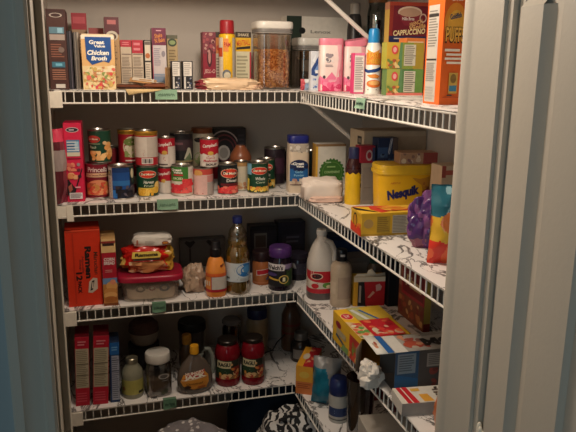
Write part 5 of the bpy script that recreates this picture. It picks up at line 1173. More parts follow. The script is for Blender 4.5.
# ================================================================== third shelf, along the right wall
x, y, z, w, h = P['vinegar']; r = w/2-.001
t = thing('vinegar_jug', 'cloudy plastic vinegar jug with handle and red label', 'jug', (x, y, z), rad(-8))
b = MB(); p = 2.7; VP = milky('d6cdc2', .80, .35)
b.lathe([(0, .0), (r*.92, 0), (r, .008), (r, .115), (r*.98, .128), (r*.88, .150), (r*.70, .178), (r*.48, .200), (r*.34, .212), (r*.32, .226), (0, .226)], VP, n=44, p=p)
b.build('jug_body', t, sharp=50)
b = MB(); b.tube([(r*.12, -r*.50, .212), (r*.55, -r*.50, .200), (r*.86, -r*.54, .170), (r*.80, -r*.72, .135), (r*.6, -r*.86, .118)], [.008, .010, .010, .010, .008], VP, 10); b.build('handle', t)
b = MB(); b.lathe([(r*.36, 0), (r*.38, .002), (r*.38, .017), (r*.34, .020), (0, .020)], M('dad6ce', rough=.35), n=28, z0=.2225); b.build('cap', t)
b = MB(); b.lathe([(r*1.004, .026), (r*1.004, .106)], M('cfc4b4', rough=.45), n=44, p=p)
b.art(cyl(r*1.004, .026, .08, p=p), PI*r*1.03, .08, [('p', [(0, .98), (1, .98), (1, .62), (.7, .5), (.5, .47), (.3, .52), (0, .66)], 'b5202a'), ('e', .35, .76, .14, .14, '3a1c1c'), ('g', .35, .76, .14, .14, .2, 'd8b8a0'), ('r', 0, 0, 1, .20, 'b02430'), ('e', .32, .33, .08, .11, 'b8242c'), ('e', .58, .36, .10, .12, '5f8a3c'), ('e', .62, .3, .06, .08, 'd8c8a0'), ('l', .1, .42, .45, .48, 1, '8a5a54')], curved=True); b.build('paper_label', t, sharp=50)
b = MB(); b.lathe([(r*1.002, .001), (r*1.002, .0255)], M('57504e', rough=.3), n=44, p=p); b.build('tinted_base', t, sharp=50)
x, y, z, w, h = P['cream']; r = w/2-.001
t = thing('creamer_bottle', 'cream coloured bottle with black cap before the vinegar jug', 'bottle', (x+.004, y-.012, z), rad(-10))
b = MB(); b.lathe([(0, 0), (r*.92, 0), (r, .006), (r*.97, .06), (r, .115), (r*.98, .135), (r*.8, .148), (r*.45, .153), (r*.42, .157), (0, .157)], M('b8a48c', rough=.28, var=.15), n=40, p=2.4)
b.art(cyl(r, .03, .085, p=2.4), PI*r, .085, [('r', .35, .0, .95, .9, 'a8937e'), ('l', .38, .05, .92, .85, 10, '7a6a5a'), ('r', .05, .2, .3, .7, 'c4b098')], curved=True); b.build('bottle_body', t, sharp=50)
b = MB(); b.lathe([(r*.50, 0), (r*.53, .002), (r*.53, .036), (r*.48, .040), (0, .040)], M('1a1a20', rough=.3), n=28, z0=.1565)
c_ = b.build('cap', t)
b = MB(); b.art(cyl(r*.53, .1685, .016), PI*r*.53, .016, [('r', .38, .3, .66, .8, 'b5b5b5')], curved=True); b.build('cap_print', c_)
x, y, z, w, h = P['greyb']
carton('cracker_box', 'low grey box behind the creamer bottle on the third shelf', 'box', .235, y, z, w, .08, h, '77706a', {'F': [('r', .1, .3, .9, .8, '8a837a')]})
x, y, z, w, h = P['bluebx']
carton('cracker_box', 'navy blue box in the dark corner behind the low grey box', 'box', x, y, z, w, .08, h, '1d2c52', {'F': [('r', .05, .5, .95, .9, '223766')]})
x, y, z, w, h = P['openbox']
t = thing('rice_mix_box', 'open yellow, black and red box with torn cream flap', 'box', (x, y, z), rad(-9))
w = .108; d = .042
b = MB(); mm = M('d8a82c', rough=.45)
for q in ((-w/2, w/2, 0, .0014), (-w/2, w/2, d-.0014, d)): b.box(q[0], q[1], q[2], q[3], 0, h, mm)
b.box(-w/2, -w/2+.0014, 0, d, 0, h, mm); b.box(w/2-.0014, w/2, 0, d, 0, h, mm); b.box(-w/2, w/2, 0, d, 0, .0014, mm)
b.art(planar((-w/2, 0, 0), (w, 0, 0), (0, 0, h)), w, h, [('r', 0, 0, .14, .84, 'd8a02c'), ('p', [(.14, 0), (.40, 0), (.34, .84), (.14, .84)], '1d1a1e'), ('p', [(.40, 0), (1, 0), (1, .84), (.34, .84)], 'c0242c'), ('p', [(.17, .14), (.24, .12), (.24, .7), (.18, .72)], 'a89c94'), ('p', [(.72, .5), (.86, .54), (.9, .66), (.82, .76), (.7, .72)], 'd8a8a0'), ('p', [(.45, .30), (.52, .28), (.68, .46), (.62, .52)], 'd8a890'), ('r', 0, .84, 1, 1, 'd9cbb2')])
b.build('box_body', t)
b = MB(); b.add([(-w/2, 0, h), (w/2, 0, h), (w/2-.004, -.006, h+.016), (.02, -.009, h+.012), (.004, -.008, h+.030), (-.008, -.009, h+.026), (-.012, -.007, h+.014), (-w/2+.01, -.007, h+.014)], [(0, 1, 2, 3, 4, 5, 6, 7)], M('d6c8ae', rough=.6), True)
f_ = b.build('torn_flap', t); so = f_.modifiers.new('thick', 'SOLIDIFY'); so.thickness = .001
x, y, z, w, h = P['greencap']; r = w/2
t = thing('juice_bottle', 'bottle with dark green cap behind the open yellow and red box', 'bottle', (x, y+.02, z))
b = MB(); b.lathe([(0, 0), (r*1.2, 0), (r*1.25, .005), (r*1.25, .075), (r*.9, .09), (r*.8, .094), (0, .094)], M('6a5a4a', rough=.25), n=28); b.build('bottle_body', t)
b = MB(); b.lathe([(r*.84, 0), (r*.88, .002), (r*.86, .022), (r*.76, .026), (0, .026)], M('23443a', rough=.35), n=28, z0=.0935)
b.build('cap', t)
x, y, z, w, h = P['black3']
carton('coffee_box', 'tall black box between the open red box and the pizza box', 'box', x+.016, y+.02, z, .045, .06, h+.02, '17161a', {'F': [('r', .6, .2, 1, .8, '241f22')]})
carton('pizza_kit_box', 'brown pizza kit box with dark red emblem near the right wall', 'box', .268, -.368, .8922, .175, .022, .262, '7a4430', {'F': [('r', 0, .0, 1, .38, '7a4026'), ('r', 0, .38, 1, 1, '93624a'), ('s', 6, .05, .05, .95, .26, 22, .012, ['a04a2c', 'b5723c', '7d2c20', 'c99a5c']), ('r', .12, .30, 1, .92, 'a0202a'), ('r', .16, .34, .97, .88, '701318'), ('t', 'Pizza', .58, .50, .62, .15, 'c9a878', 0, .2, .03)], 'R': [('r', 0, 0, 1, 1, 'a89040'), ('r', 0, .0, 1, .1, '7a2a22')]}, rz=rad(-90))
# yellow and red mix box lying down, its end open
t = thing('cake_mix_box', 'open yellow and red mix box lying with end flaps out', 'box', (-.014, -.425, .8922), rad(-90))
w, d, h = .215, .145, .088      # along the shelf, towards the wall, up
b = MB(); mm = M('d8a92c', rough=.42); ins = M('8a7460', rough=.7)
b.box(0, w, 0, d, h-.0015, h, mm); b.box(0, w, 0, d, 0, .0015, mm); b.box(0, w, 0, .0015, 0, h, mm); b.box(0, w, d-.0015, d, 0, h, mm); b.box(0, .0015, 0, d, 0, h, mm)
FOODC = ['d8403a', 'e8b04a', 'c9302c', 'e0d0a0', '7a9a4a', 'd86a3c']
b.art(planar((0, 0, 0), (w, 0, 0), (0, 0, h)), w, h, [('r', 0, .80, 1, 1, 'e0b030'), ('r', .62, 0, 1, .80, 'a8382e'), ('s', 5, .64, .05, .98, .72, 22, .013, ['b5302c', 'c94a34', '8a6a34', '6d8a3a', 'd8a05a']), ('e', .22, .70, .10, .11, '8a2436'), ('p', [(.16, .34), (.5, .38), (.5, .56), (.16, .58)], 'a89a78'), ('p', [(.14, .28), (.56, .12), (.58, .18), (.16, .36)], '2a4a6a'), ('p', [(.34, .0), (.58, .0), (.60, .22), (.42, .22)], '7a9a5a')])
b.art(planar((0, 0, h), (w, 0, 0), (0, d, 0)), w, d, [('r', 0, 0, 1, .28, 'e8b62c'), ('e', .27, .14, .105, .125, 'e9d9c0'), ('e', .27, .14, .098, .115, 'cf2434'), ('t', 'Betty\nCrocker', .27, .14, .13, .11, 'f0e0d8', 0, .2, .02), ('p', [(.44, 0), (1, 0), (1, .28), (.56, .28)], 'dcbf90'), ('s', 8, .54, .02, .96, .26, 20, .010, ['d8a06a', 'c94a3a', '6a9a4a', 'e8dcc0', 'd86a4a']), ('r', 0, .28, .46, 1, 'd8b23c'), ('p', [(.0, .28), (.44, .28), (.44, .62), (.0, .52)], 'b9b474'), ('p', [(.08, .30), (.44, .44), (.44, .52), (.06, .38)], 'd8dcd8'), ('p', [(.10, .46), (.46, .66), (.46, .72), (.1, .52)], '3a6aa0'), ('p', [(.46, .28), (1, .28), (1, .9), (.46, .9)], 'c8232e'), ('s', 9, .5, .36, .96, .86, 24, .013, ['d8423a', 'b01c2a', 'e0704a', 'd8b090', 'c92c34']), ('e', .82, .42, .09, .08, 'd8c8a8')])
b.build('box_body', t)
b = MB(); b.add([(w, .002, .004), (w, .002, h-.004), (w+.030, -.026, h-.012), (w+.030, -.026, .012)], [(0, 1, 2, 3)], ins, True)
f_ = b.build('end_flap', t); so = f_.modifiers.new('thick', 'SOLIDIFY'); so.thickness = .0012
b = MB(); b.add([(w, d-.002, .004), (w, d-.002, h-.004), (w+.02, d+.03, h-.012), (w+.02, d+.03, .012)], [(0, 3, 2, 1)], ins, True)
f_ = b.build('end_flap', t); so = f_.modifiers.new('thick', 'SOLIDIFY'); so.thickness = .0012
# nearer open box with a blue striped flap and big black letters
t = thing('pizza_box', 'grey open box with blue striped flap and black letters on top', 'box', (.02, -.775, .8922), rad(-3))
w, d, h = .21, .10, .106
b = MB(); gm = M('6a605a', rough=.5)
b.box(0, w, 0, d, h-.0015, h, M('a8a29a', rough=.45)); b.box(0, w, 0, d, 0, .0015, gm); b.box(0, w, 0, .0015, 0, h, gm); b.box(0, w, d-.0015, d, 0, h, gm); b.box(w-.0015, w, 0, d, 0, h, gm)
b.art(planar((0, 0, 0), (w, 0, 0), (0, 0, h)), w, h, [('r', 0, 0, .30, 1, '35587a'), ('r', .03, .45, .26, .95, '8a9aa4'), ('l', .05, .5, .24, .92, 7, '5a6a74'), ('p', [(0, 0), (.3, 0), (.3, .30), (0, .44)], '2a6494'), ('r', .30, .0, 1, 1, '57504c'), ('r', .40, .58, .80, .92, '9a948c'), ('l', .42, .62, .78, .9, 6, '6a6460'), ('s', 4, .36, .06, .98, .52, 18, .012, ['7a3a34', '94463c', '5d3a34', 'a8786a'])])
b.art(planar((0, 0, h), (w, 0, 0), (0, d, 0)), w, d, [('r', .0, 0, .16, 1, 'd8d4cc'), ('s', 12, .18, .1, .48, .95, 14, .013, ['a04a3c', 'c98a6a', '8a5a50', 'b5a898']), ('e', .30, .36, .13, .2, 'b0503c'), ('t', 'OM', .66, .45, .46, .46, '23201f', 180, 0, .06), ('p', [(.5, .78), (1, .9), (1, 1), (.5, 1)], '8a857e')])
b.build('box_body', t)
b = MB(); b.add([(0, .0, h), (0, d, h), (-.050, d+.006, h+.006), (-.050, -.002, h+.002)], [(0, 1, 2, 3)], M('e0dcd2', rough=.5), True)
f_ = b.build('striped_flap', t); so = f_.modifiers.new('thick', 'SOLIDIFY'); so.thickness = .0012; so.offset = -1
b = MB(); b.art(lambda u, v, off: Vector((-.050*u, v*d, h+.0006+.004*u*v+off+.001)), .05, d, [('r', .06, 0, .40, 1, '2a5fa0'), ('e', .72, .40, .10, .12, 'c98a6a'), ('e', .66, .56, .08, .10, 'a85a4a'), ('e', .8, .5, .05, .08, 'b5a494')]); b.build('flap_print', f_)
b = MB(); b.blob((0, 0, .026), (.022, .030, .032), M('d9d2c8', rough=.6, bump=.3), p=2.4, amp=.55, freq=1.5, seed=21)
b.blob((-.010, -.012, .012), (.024, .018, .015), M('d9d2c8', rough=.6), p=4, amp=.2, freq=1.6, seed=23)
tag(b.build('tissue', None, (-.018, -.715, .8925), rz=rad(15)), 'crumpled white tissue poking out between the two open boxes', 'tissue')
# low sugar box
t = thing('butter_box', 'low white box with red and yellow stripes at the shelf front', 'box', (-.012, -.885, .8922), rad(-7))
w, d, h = .155, .075, .032
b = MB(); b.box(0, w, 0, d, 0, h, M('cfc8be', rough=.45))
b.art(planar((0, 0, 0), (w, 0, 0), (0, 0, h)), w, h, [('r', 0, 0, 1, 1, 'a09890')])
b.art(planar((0, 0, h), (w, 0, 0), (0, d, 0)), w, d, [('r', 0, 0, 1, 1, 'd8d2c6'), ('p', [(.10, 0), (.17, 0), (.12, 1), (.05, 1)], 'c01c28'), ('p', [(.19, 0), (.28, 0), (.22, 1), (.14, 1)], 'c8222c'), ('p', [(.36, .05), (.52, .05), (.48, .5), (.34, .5)], 'e0a23c'), ('r', .26, .7, .40, .88, 'd8a84a'), ('s', 3, .58, .1, .7, .9, 8, .004, ['4a4038', '6a5a4a']), ('l', .60, .15, .74, .8, 4, '5a4a40'), ('e', .82, .2, .04, .08, 'c94a3a'), ('p', [(.86, .6), (1, .5), (1, .62), (.87, .74)], '6d1c22')])
b.build('box_body', t, bevel=.001)
b = MB(); b.blob((0, 0, .045), (.03, .03, .055), film('c9754c', rough=.3), p=2.6, amp=.2, freq=2.2, seed=31)
tag(b.build('orange_bag', None, (.062, -.965, .8925)), 'orange bag at the near end of the third shelf by the door frame', 'bag')

# ================================================================== bottom shelf, along the back
for k, lab, lean in (('red_a', 'red and cream box at far left of bottom shelf', 2.2), ('red_b', 'red and cream box second from left on bottom shelf', 3.2)):
    x, y, z, w, h = P[k]
    carton('dry_mix_box', lab, 'box', x-.006 if k == 'red_a' else x-.002, y, z+.0012, w-.006, .10, h-.008, 'b0182e', {'F': [('r', .04, .26, .97, .83, 'b3a88e'), ('l', .1, .28, .93, .81, 20, '877c66'), ('r', .05, .60, .95, .61, '5a5040'), ('r', .05, .44, .95, .45, '5a5040'), ('r', 0, 0, 1, .26, 'b01a30'), ('l', .2, .87, .8, .95, 2, 'd9848a'), ('l', .1, .05, .9, .2, 4, 'c94a58')], 'T': [('r', 0, 0, 1, 1, '7d1220')]}, rot=(0, rad(lean), 0))
x, y, z, w, h = P['blue4']
carton('dry_mix_box', 'narrow blue box with white fine print panel on bottom shelf', 'box', x-.002, y, z+.001, w-.005, .09, h-.006, '17325f', {'F': [('r', .18, .04, .96, .78, 'a3a6b4'), ('l', .22, .06, .92, .76, 20, '6a6c7c'), ('r', .2, .52, .95, .535, '2c3044'), ('r', .2, .70, .95, .712, '2c3044'), ('r', .0, .8, 1, 1, '1d5a9c'), ('l', .2, .86, .9, .94, 2, '6aa0cc')], 'T': [('r', 0, 0, 1, 1, '1f2f4a')]}, rot=(0, rad(1.5), 0))
x, y, z, w, h = P['yjar']; r = w/2-.001
t = thing('minced_garlic_jar', 'small glass jar with silver neck and yellow label on bottom shelf', 'jar', (x, y, z))
b = MB(); b.lathe([(0, .0), (r*.93, 0), (r, .007), (r, h*.58), (r*.94, h*.68), (r*.60, h*.82), (r*.54, h*.86), (r*.54, h*.88), (0, h*.88)], M('8d8a76', rough=.12, var=.15), n=36)
b.lathe([(r*1.003, h*.12), (r*1.003, h*.50)], M('a8a055', rough=.5), n=36)
b.art(cyl(r*1.003, h*.12, h*.38), PI*r, h*.38, [('l', .2, .6, .75, .9, 2, '7a7038'), ('r', .66, .06, .85, .22, '2a2a22'), ('e', .2, .4, .06, .14, '8a5a30'), ('l', .15, .2, .6, .5, 3, '8d8448')], curved=True); b.build('jar_body', t)
b = MB(); q = r*.56
b.lathe([(q, 0), (q*1.02, .003), (q*.98, .006), (q*1.02, .009), (q*.98, .012), (q*1.0, .017), (q*.9, .019), (0, .019)], M('b0a890', rough=.3, metal=.8), n=32, z0=h*.868); b.build('lid', t)
x, y, z, w, h = P['cjar']; r = w/2-.001
t = thing('clear_jar', 'square clear plastic jar with a broad white lid', 'jar', (x, y, z), rad(5))
b = MB(); p = 3.6
b.lathe([(0, 0), (r*.94, 0), (r, .006), (r, h*.66), (r*.92, h*.74), (r*.86, h*.76), (r*.86, h*.80), (r*.85, h*.8), (r*.98, h*.65), (r*.98, .008), (0, .004)], clear('d8d2cc', gloss=.4), n=40, p=p); b.build('clear_body', t, sharp=50)
b = MB(); b.lathe([(0, 0), (r*.93, 0), (r*.955, .005), (r*.955, h*.36), (0, h*.38)], M('a89a8c', rough=.7, var=.2), n=40, p=p, z0=.008)
b.build('contents', t, sharp=50)
b = MB(); b.art(cyl(r*1.0, h*.38, h*.22, p=p), PI*r, h*.22, [('e', .58, .55, .13, .30, 'a8a098'), ('e', .58, .55, .09, .2, '57524e'), ('r', .54, .02, .66, .12, '8a847e')], curved=True); b.build('sticker', t)
b = MB(); b.lathe([(r*.90, -.004), (r*.96, -.002), (r*.99, .002), (r*.99, h*.155), (r*.94, h*.19), (r*.86, h*.195), (0, h*.19)], M('d0cbc2', rough=.4), n=44, z0=h*.80); b.build('lid', t)
# syrup jug
x, y, z, w, h = P['syrup']; r = w/2
t = thing('syrup_bottle', 'pancake syrup jug with yellow cap, ring handle and red label', 'bottle', (x, y, z), rad(4))
b = MB(); sy = .55
prof = [(0, 0), (r*.70, 0), (r*.84, .006), (r*.93, .03), (r*.95, .055), (r*.88, .080), (r*.68, .108), (r*.40, .130), (r*.25, .142), (r*.22, .150), (0, .150)]
b.lathe([(q, v) for q, v in prof], M('5d5148', rough=.12, var=.25, scale=8), n=44, sy=sy, cx=-r*.08)
b.build('bottle_body', t)
def rp(v):
    for (a, za), (c, zc) in zip(prof[1:], prof[2:]):
        if za <= v <= zc: return a+(c-a)*(v-za)/(zc-za+1e-9)
    return r*.5
b = MB()
sm0 = cyl(lambda v: rp(.018+v*.082), .018, .082, sy=sy, cx=-r*.08)
sm = lambda u, v, off: sm0(u-.12, v, off)
mp = lambda u, v, off: sm(u, v, off+.0012)
b.art(mp, PI*r*.75, .082, [('p', [(.30, .42), (.36, .22), (.55, .06), (.80, .06), (.86, .30), (.86, .64), (.78, .84), (.36, .74)], 'd08a34'), ('p', [(.34, .46), (.82, .56), (.80, .92), (.40, .80)], 'b02a26'), ('p', [(.32, .5), (.34, .46), (.82, .58), (.81, .62)], 'e0c08a'), ('t', 'HUNGRY', .59, .81, .38, .13, 'ecdcc8', 7, 0, .03), ('t', 'JACK', .59, .63, .40, .23, 'f2e6d4', 7, 0, .07), ('t', 'Original', .58, .32, .30, .12, '7a4a1c', 4, .2, .02), ('e', .46, .18, .06, .07, '3a2418'), ('e', .7, .16, .08, .05, 'a85a28')], curved=True); b.build('label', t)
b = MB(); pts = [(r*.20, 0, .112), (r*.30, 0, .140), (r*.48, 0, .158), (r*.70, 0, .155), (r*.86, 0, .130), (r*.92, 0, .095), (r*.86, 0, .062), (r*.72, 0, .045)]
b.tube(pts, [.007, .0075, .008, .008, .0085, .009, .009, .008], M('7d8078', rough=.15), 10); b.build('handle', t)
b = MB(); q = r*.235; b.lathe([(q, 0), (q*1.02, .002), (q*.98, .026), (q*.9, .030), (0, .030)], M('dc9c24', rough=.35), n=28, z0=.1465, cx=-r*.08); b.build('cap', t)
# red sauce jars
def sauce(key, label, rz, sc=1):
    x, y, z, w, h = P[key]; r = w/2*.94
    t = thing('sauce_jar', label, 'jar', (x, y, z), rz, 'red pasta sauce jars')
    b = MB(); b.lathe([(0, 0), (r*.90, 0), (r*.98, .006), (r*.99, .026), (r*.97, .030), (r*.97, h*.60), (r, h*.64), (r*.98, h*.74), (r*.84, h*.86), (r*.72, h*.90), (r*.72, h*.92), (0, h*.92)], M('740f1b', rough=.10, var=.12), n=44)
    b.build('jar_body', t)
    b = MB(); zl0 = .032; H = h*.60-zl0
    b.lathe([(r*.975, zl0), (r*.975, zl0+H)], M('2a2a20', rough=.45), n=44)
    b.art(cyl(r*.975, zl0, H), PI*r, H, [('r', .72, 0, 1, 1, '7a6a62'), ('p', [(.1, .60), (.48, .58), (.5, .94), (.12, .98)], 'cfc29a'), ('t', 'RAGU', .31, .78, .32, .22, '23241c', 0, 0, .06), ('p', [(.06, .30), (.44, .26), (.46, .56), (.08, .58)], '1f3a22'), ('l', .14, .32, .4, .5, 2, '9aa890'), ('s', 3, .20, .04, .74, .34, 18, .010, ['c98a3c', 'a83a28', 'd8b07a', '7d5a34', 'b5553a']), ('s', 9, .48, .3, .72, .92, 12, .008, ['a83226', 'c97a3c', '7a2a20', 'd8a86a'])], curved=True)
    b.build('paper_label', t)
    b = MB(); q = r*.78; b.lathe([(q, 0), (q*1.02, .002), (q*1.02, h*.065), (q*.95, h*.082), (0, h*.08)], M('2c241f', rough=.3, metal=.4), n=40, z0=h*.915); b.build('lid', t)
sauce('sauce_a', 'red pasta sauce jar beside the syrup jug', .12)
sauce('sauce_b', 'red pasta sauce jar right of its twin, near the marbled corner', .0)
# dim things at the back
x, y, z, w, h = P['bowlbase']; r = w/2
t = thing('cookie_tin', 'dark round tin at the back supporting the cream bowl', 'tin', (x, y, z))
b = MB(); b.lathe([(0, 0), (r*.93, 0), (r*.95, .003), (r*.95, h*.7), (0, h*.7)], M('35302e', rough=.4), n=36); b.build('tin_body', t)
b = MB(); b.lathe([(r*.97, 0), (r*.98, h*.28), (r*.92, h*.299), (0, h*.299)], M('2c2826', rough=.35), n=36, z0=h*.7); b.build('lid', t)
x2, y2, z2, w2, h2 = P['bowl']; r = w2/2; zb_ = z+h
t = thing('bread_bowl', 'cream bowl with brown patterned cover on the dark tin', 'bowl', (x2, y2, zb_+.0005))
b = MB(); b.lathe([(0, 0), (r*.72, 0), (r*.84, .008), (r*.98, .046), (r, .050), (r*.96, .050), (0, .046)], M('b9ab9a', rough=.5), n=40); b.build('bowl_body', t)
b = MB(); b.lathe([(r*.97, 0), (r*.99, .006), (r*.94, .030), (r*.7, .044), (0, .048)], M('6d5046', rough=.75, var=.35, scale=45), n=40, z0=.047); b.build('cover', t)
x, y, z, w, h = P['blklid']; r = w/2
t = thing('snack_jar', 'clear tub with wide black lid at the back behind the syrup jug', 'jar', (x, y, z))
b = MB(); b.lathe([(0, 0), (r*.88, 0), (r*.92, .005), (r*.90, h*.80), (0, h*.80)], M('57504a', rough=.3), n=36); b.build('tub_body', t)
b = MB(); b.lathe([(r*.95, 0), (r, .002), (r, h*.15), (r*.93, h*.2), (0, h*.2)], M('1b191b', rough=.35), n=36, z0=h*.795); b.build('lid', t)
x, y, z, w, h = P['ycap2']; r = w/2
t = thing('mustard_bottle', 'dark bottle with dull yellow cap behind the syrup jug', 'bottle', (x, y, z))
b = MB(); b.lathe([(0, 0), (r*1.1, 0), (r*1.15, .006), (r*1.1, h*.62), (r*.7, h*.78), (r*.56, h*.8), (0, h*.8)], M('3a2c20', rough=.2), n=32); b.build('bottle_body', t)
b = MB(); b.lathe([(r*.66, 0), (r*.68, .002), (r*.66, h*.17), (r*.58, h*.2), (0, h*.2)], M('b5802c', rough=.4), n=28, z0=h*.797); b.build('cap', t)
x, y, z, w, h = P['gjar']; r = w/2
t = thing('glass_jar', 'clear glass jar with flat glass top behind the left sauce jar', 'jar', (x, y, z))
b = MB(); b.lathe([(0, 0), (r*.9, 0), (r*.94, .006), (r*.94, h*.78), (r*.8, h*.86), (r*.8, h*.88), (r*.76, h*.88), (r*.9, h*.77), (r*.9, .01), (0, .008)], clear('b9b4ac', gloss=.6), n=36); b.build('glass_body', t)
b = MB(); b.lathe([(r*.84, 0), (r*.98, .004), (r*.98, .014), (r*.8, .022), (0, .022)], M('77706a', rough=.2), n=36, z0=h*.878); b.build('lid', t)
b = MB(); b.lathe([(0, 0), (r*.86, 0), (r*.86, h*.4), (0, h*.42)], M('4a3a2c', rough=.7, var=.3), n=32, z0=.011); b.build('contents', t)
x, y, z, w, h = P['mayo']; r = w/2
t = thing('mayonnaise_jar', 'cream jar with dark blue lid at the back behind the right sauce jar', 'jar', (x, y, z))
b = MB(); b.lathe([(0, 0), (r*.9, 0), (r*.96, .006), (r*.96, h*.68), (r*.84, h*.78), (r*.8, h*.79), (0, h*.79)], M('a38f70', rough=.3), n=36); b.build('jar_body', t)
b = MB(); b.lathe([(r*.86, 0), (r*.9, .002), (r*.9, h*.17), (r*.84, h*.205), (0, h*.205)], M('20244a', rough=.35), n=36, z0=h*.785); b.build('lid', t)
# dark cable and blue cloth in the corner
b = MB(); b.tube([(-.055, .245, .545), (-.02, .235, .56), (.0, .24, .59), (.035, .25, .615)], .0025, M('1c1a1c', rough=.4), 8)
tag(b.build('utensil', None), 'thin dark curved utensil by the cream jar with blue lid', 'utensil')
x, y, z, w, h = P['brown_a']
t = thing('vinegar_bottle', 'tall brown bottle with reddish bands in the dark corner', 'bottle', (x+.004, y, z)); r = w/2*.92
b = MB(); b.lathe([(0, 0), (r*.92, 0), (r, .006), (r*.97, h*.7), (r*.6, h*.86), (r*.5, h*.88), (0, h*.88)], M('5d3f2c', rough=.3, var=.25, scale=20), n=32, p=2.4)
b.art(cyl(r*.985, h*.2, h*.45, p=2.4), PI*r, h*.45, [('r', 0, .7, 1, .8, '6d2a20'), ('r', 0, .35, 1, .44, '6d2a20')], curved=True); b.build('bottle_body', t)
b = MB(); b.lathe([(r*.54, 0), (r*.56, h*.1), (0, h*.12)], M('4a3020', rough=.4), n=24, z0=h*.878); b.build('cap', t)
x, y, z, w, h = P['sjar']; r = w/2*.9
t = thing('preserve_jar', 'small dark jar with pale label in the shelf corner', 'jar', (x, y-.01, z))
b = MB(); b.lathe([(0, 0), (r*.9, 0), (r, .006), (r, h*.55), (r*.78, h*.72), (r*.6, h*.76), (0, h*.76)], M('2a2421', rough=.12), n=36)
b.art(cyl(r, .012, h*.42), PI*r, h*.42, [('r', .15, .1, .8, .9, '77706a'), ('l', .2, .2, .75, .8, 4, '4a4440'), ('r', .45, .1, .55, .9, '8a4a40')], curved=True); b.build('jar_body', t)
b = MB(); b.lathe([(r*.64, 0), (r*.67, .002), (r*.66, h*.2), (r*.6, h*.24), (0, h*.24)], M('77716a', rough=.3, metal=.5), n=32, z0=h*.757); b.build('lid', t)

# ================================================================== bottom shelf, along the right wall
t = thing('rice_box', 'orange and red box in the corner, behind the teal bag', 'box', (.010, -.090, .5297), rad(-30))
w, d, h = .062, .165, .108
b = MB(); b.box(-w/2, w/2, 0, d, 0, h, M('cf8430', rough=.45))
b.art(planar((-w/2, 0, 0), (w, 0, 0), (0, 0, h)), w, h, [('r', 0, .0, 1, .45, 'c9743c'), ('r', 0, .45, 1, 1, 'dc9c34'), ('l', .1, .2, .9, .4, 3, 'a0522c'), ('e', .5, .7, .3, .12, 'd8b04a')])
b.art(planar((-w/2, 0, h), (w, 0, 0), (0, d, 0)), w, d, [('r', 0, 0, .4, 1, 'e0a02c'), ('r', .4, 0, 1, 1, 'b5242c'), ('s', 4, .4, .1, .9, .9, 10, .009, ['d86a4a', 'd8a878', 'c9302c']), ('e', .35, .5, .2, .16, 'd8c8b0')])
b.build('box_body', t, bevel=.001)
b = MB()
b.pouch(.10, .175, .07, film('176a80', rough=.3), seed=17, n=22, colf=lambda u, v, s: film('8a8886', rough=.3, bump=.6) if (u > .52+.16*math.sin(v*4) or v > .80) else None)
tag(b.build('chip_bag', None, (.062, -.17, .5300), rot=(0, rad(2), rad(-28))), 'teal and silver snack bag leaning on the bottom right shelf', 'bag')
x, y, z, w, h = P['bluetub']; r = w/2
t = thing('coffee_creamer_tub', 'white tub with dark blue lid and blue band beside the teal bag', 'tub', (x, y, z))
hl = h*.64
b = MB(); b.lathe([(0, 0), (r*.92, 0), (r, .006), (r, hl*.92), (r*.95, hl), (0, hl)], M('a8a49c', rough=.4), n=36)
b.art(cyl(r, .008, hl*.9), PI*r, hl*.9, [('r', 0, .2, 1, .55, '25355c'), ('r', 0, .05, 1, .10, '57544f'), ('l', .25, .28, .75, .48, 2, '8d98b0')], curved=True); b.build('tub_body', t)
b = MB(); k = h-hl; b.lathe([(r*.98, 0), (r*1.01, .002), (r*1.0, k*.5), (r*.9, k*.85), (r*.7, k), (0, k)], M('1f2a58', rough=.35), n=36, z0=hl-.0005)
b.build('lid', t)
x, y, z, w, h = P['redbk']
carton('cracker_box', 'dark red box behind the glass vase on the bottom right shelf', 'box', x+.02, y, z, w+.02, .08, h, '7a1c24', {'F': [('r', .1, .2, .9, .5, '5a141c')]})
x, y, z, w, h = P['vase']; r = w/2
t = thing('glass_vase', 'tall smoky glass tumbler at front of the bottom right shelf', 'glass', (x+.004, y, z))
b = MB(); b.lathe([(0, 0), (r*.78, 0), (r*.82, .006), (r*.98, h*.94), (r, h), (r*.97, h), (r*.94, h*.93), (r*.78, .014), (0, .012)], clear('a89c94', gloss=.6), n=40); b.build('glass_body', t)
b = MB(); b.lathe([(0, 0), (r*.74, 0), (r*.84, h*.62), (0, h*.64)], M('5a2c28', rough=.7, var=.35, scale=40), n=32, z0=.015); b.build('contents', t)
carton('tissue_box', 'pale grey box on the bottom right shelf below the butter box', 'box', .06, -.70, .5297, .13, .10, .20, 'a8a095', {'F': [('l', .2, .2, .8, .7, 4, '8d867c')]}, rz=rad(-6))
carton('cereal_box', 'dark maroon box standing behind the pale grey box', 'box', .25, -.50, .5297, .12, .08, .25, '5a1a22', {'F': [('r', .1, .5, .9, .9, '7a2a2c'), ('l', .1, .1, .9, .4, 4, '7a4a44')]})

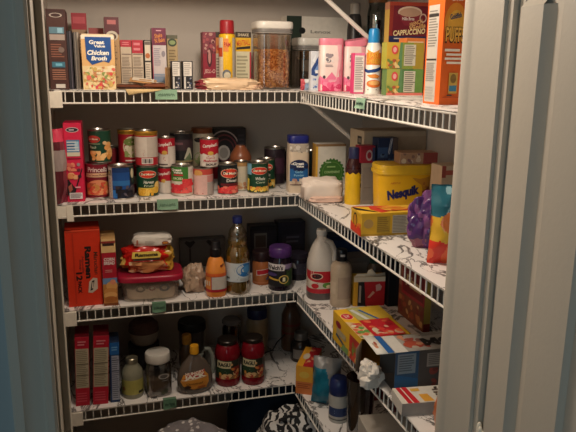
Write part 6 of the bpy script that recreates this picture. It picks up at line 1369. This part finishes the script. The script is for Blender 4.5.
# ================================================================== on the floor below
b = MB(); zb = zebra()
b.blob((0, 0, .205), (.125, .11, .238), zb, p=3.4, amp=.12, freq=2.0, seed=41, nu=56, nv=34)
t = thing('zebra_bag', 'zebra striped cloth bag on the floor below the bottom shelf', 'bag', (-.035, -.06, .0))
o = b.build('bag_body', t)
b = MB(); b.tube([(-.05, -.03, .42), (-.045, -.03, .45), (-.01, -.03, .46), (.03, -.03, .45), (.04, -.03, .42)], .006, M('1a181a', rough=.7), 8)
b.build('handle', t, (0, 0, -.01))
b = MB(); b.blob((0, 0, .205), (.155, .12, .242), dotted(), p=3.0, amp=.14, freq=1.8, seed=44, nu=56, nv=34)
tag(b.build('dotted_bag', None, (-.40, -.06, .0)), 'grey cloth bag with pale dots on the floor below the syrup jug', 'bag')
b = MB(); b.blob((0, 0, .20), (.17, .10, .235), M('1c2a3c', rough=.9, bump=.4, scale=30), p=3.5, amp=.1, freq=2.2, seed=47)
tag(b.build('blue_blanket', None, (-.04, .20, .0)), 'dark blue folded blanket behind the zebra bag on the floor', 'blanket')

# ================================================================== lamps, daylight, camera
def light(name, kind, loc, energy, color, size=.1, target=None, size_y=None):
    l = bpy.data.lights.new(name, kind); l.energy = energy; l.color = color
    if kind == 'AREA':
        l.size = size
        if size_y: l.shape = 'RECTANGLE'; l.size_y = size_y
    else: l.shadow_soft_size = size
    o = bpy.data.objects.new(name, l); COL.objects.link(o); o.location = loc
    if target: o.rotation_euler = (Vector(target)-Vector(loc)).to_track_quat('-Z', 'Y').to_euler()
    return o
light('closet_ceiling_lamp', 'POINT', (-.38, -.66, 2.06), LAMP, (1.0, .86, .71), .06)
light('hall_daylight', 'AREA', (-1.9, -3.6, 1.7), DAY, (.64, .87, .97), 1.4, (-.5, -1.0, 1.3))
wd = bpy.data.worlds.new('hall_ambient'); scene.world = wd; wd.use_nodes = True
bg = wd.node_tree.nodes['Background']; bg.inputs['Color'].default_value = (.62, .80, 1, 1); bg.inputs['Strength'].default_value = AMB

cam = bpy.data.cameras.new('camera'); co = bpy.data.objects.new('camera', cam); COL.objects.link(co)
cam.sensor_width = 36; cam.lens = CAM_F/576*36; cam.clip_start = .02
R_, U_, F_ = (Vector(v) for v in CAM_AXES)
mw = Matrix((R_, U_, -F_)).transposed().to_4x4(); mw.translation = Vector(CAM_LOC)
co.matrix_world = mw
scene.camera = co
scene.view_settings.view_transform = 'Standard'; scene.view_settings.look = 'None'
scene.view_settings.exposure = EXPO; scene.view_settings.gamma = 1; scene.view_settings.use_curve_mapping = False
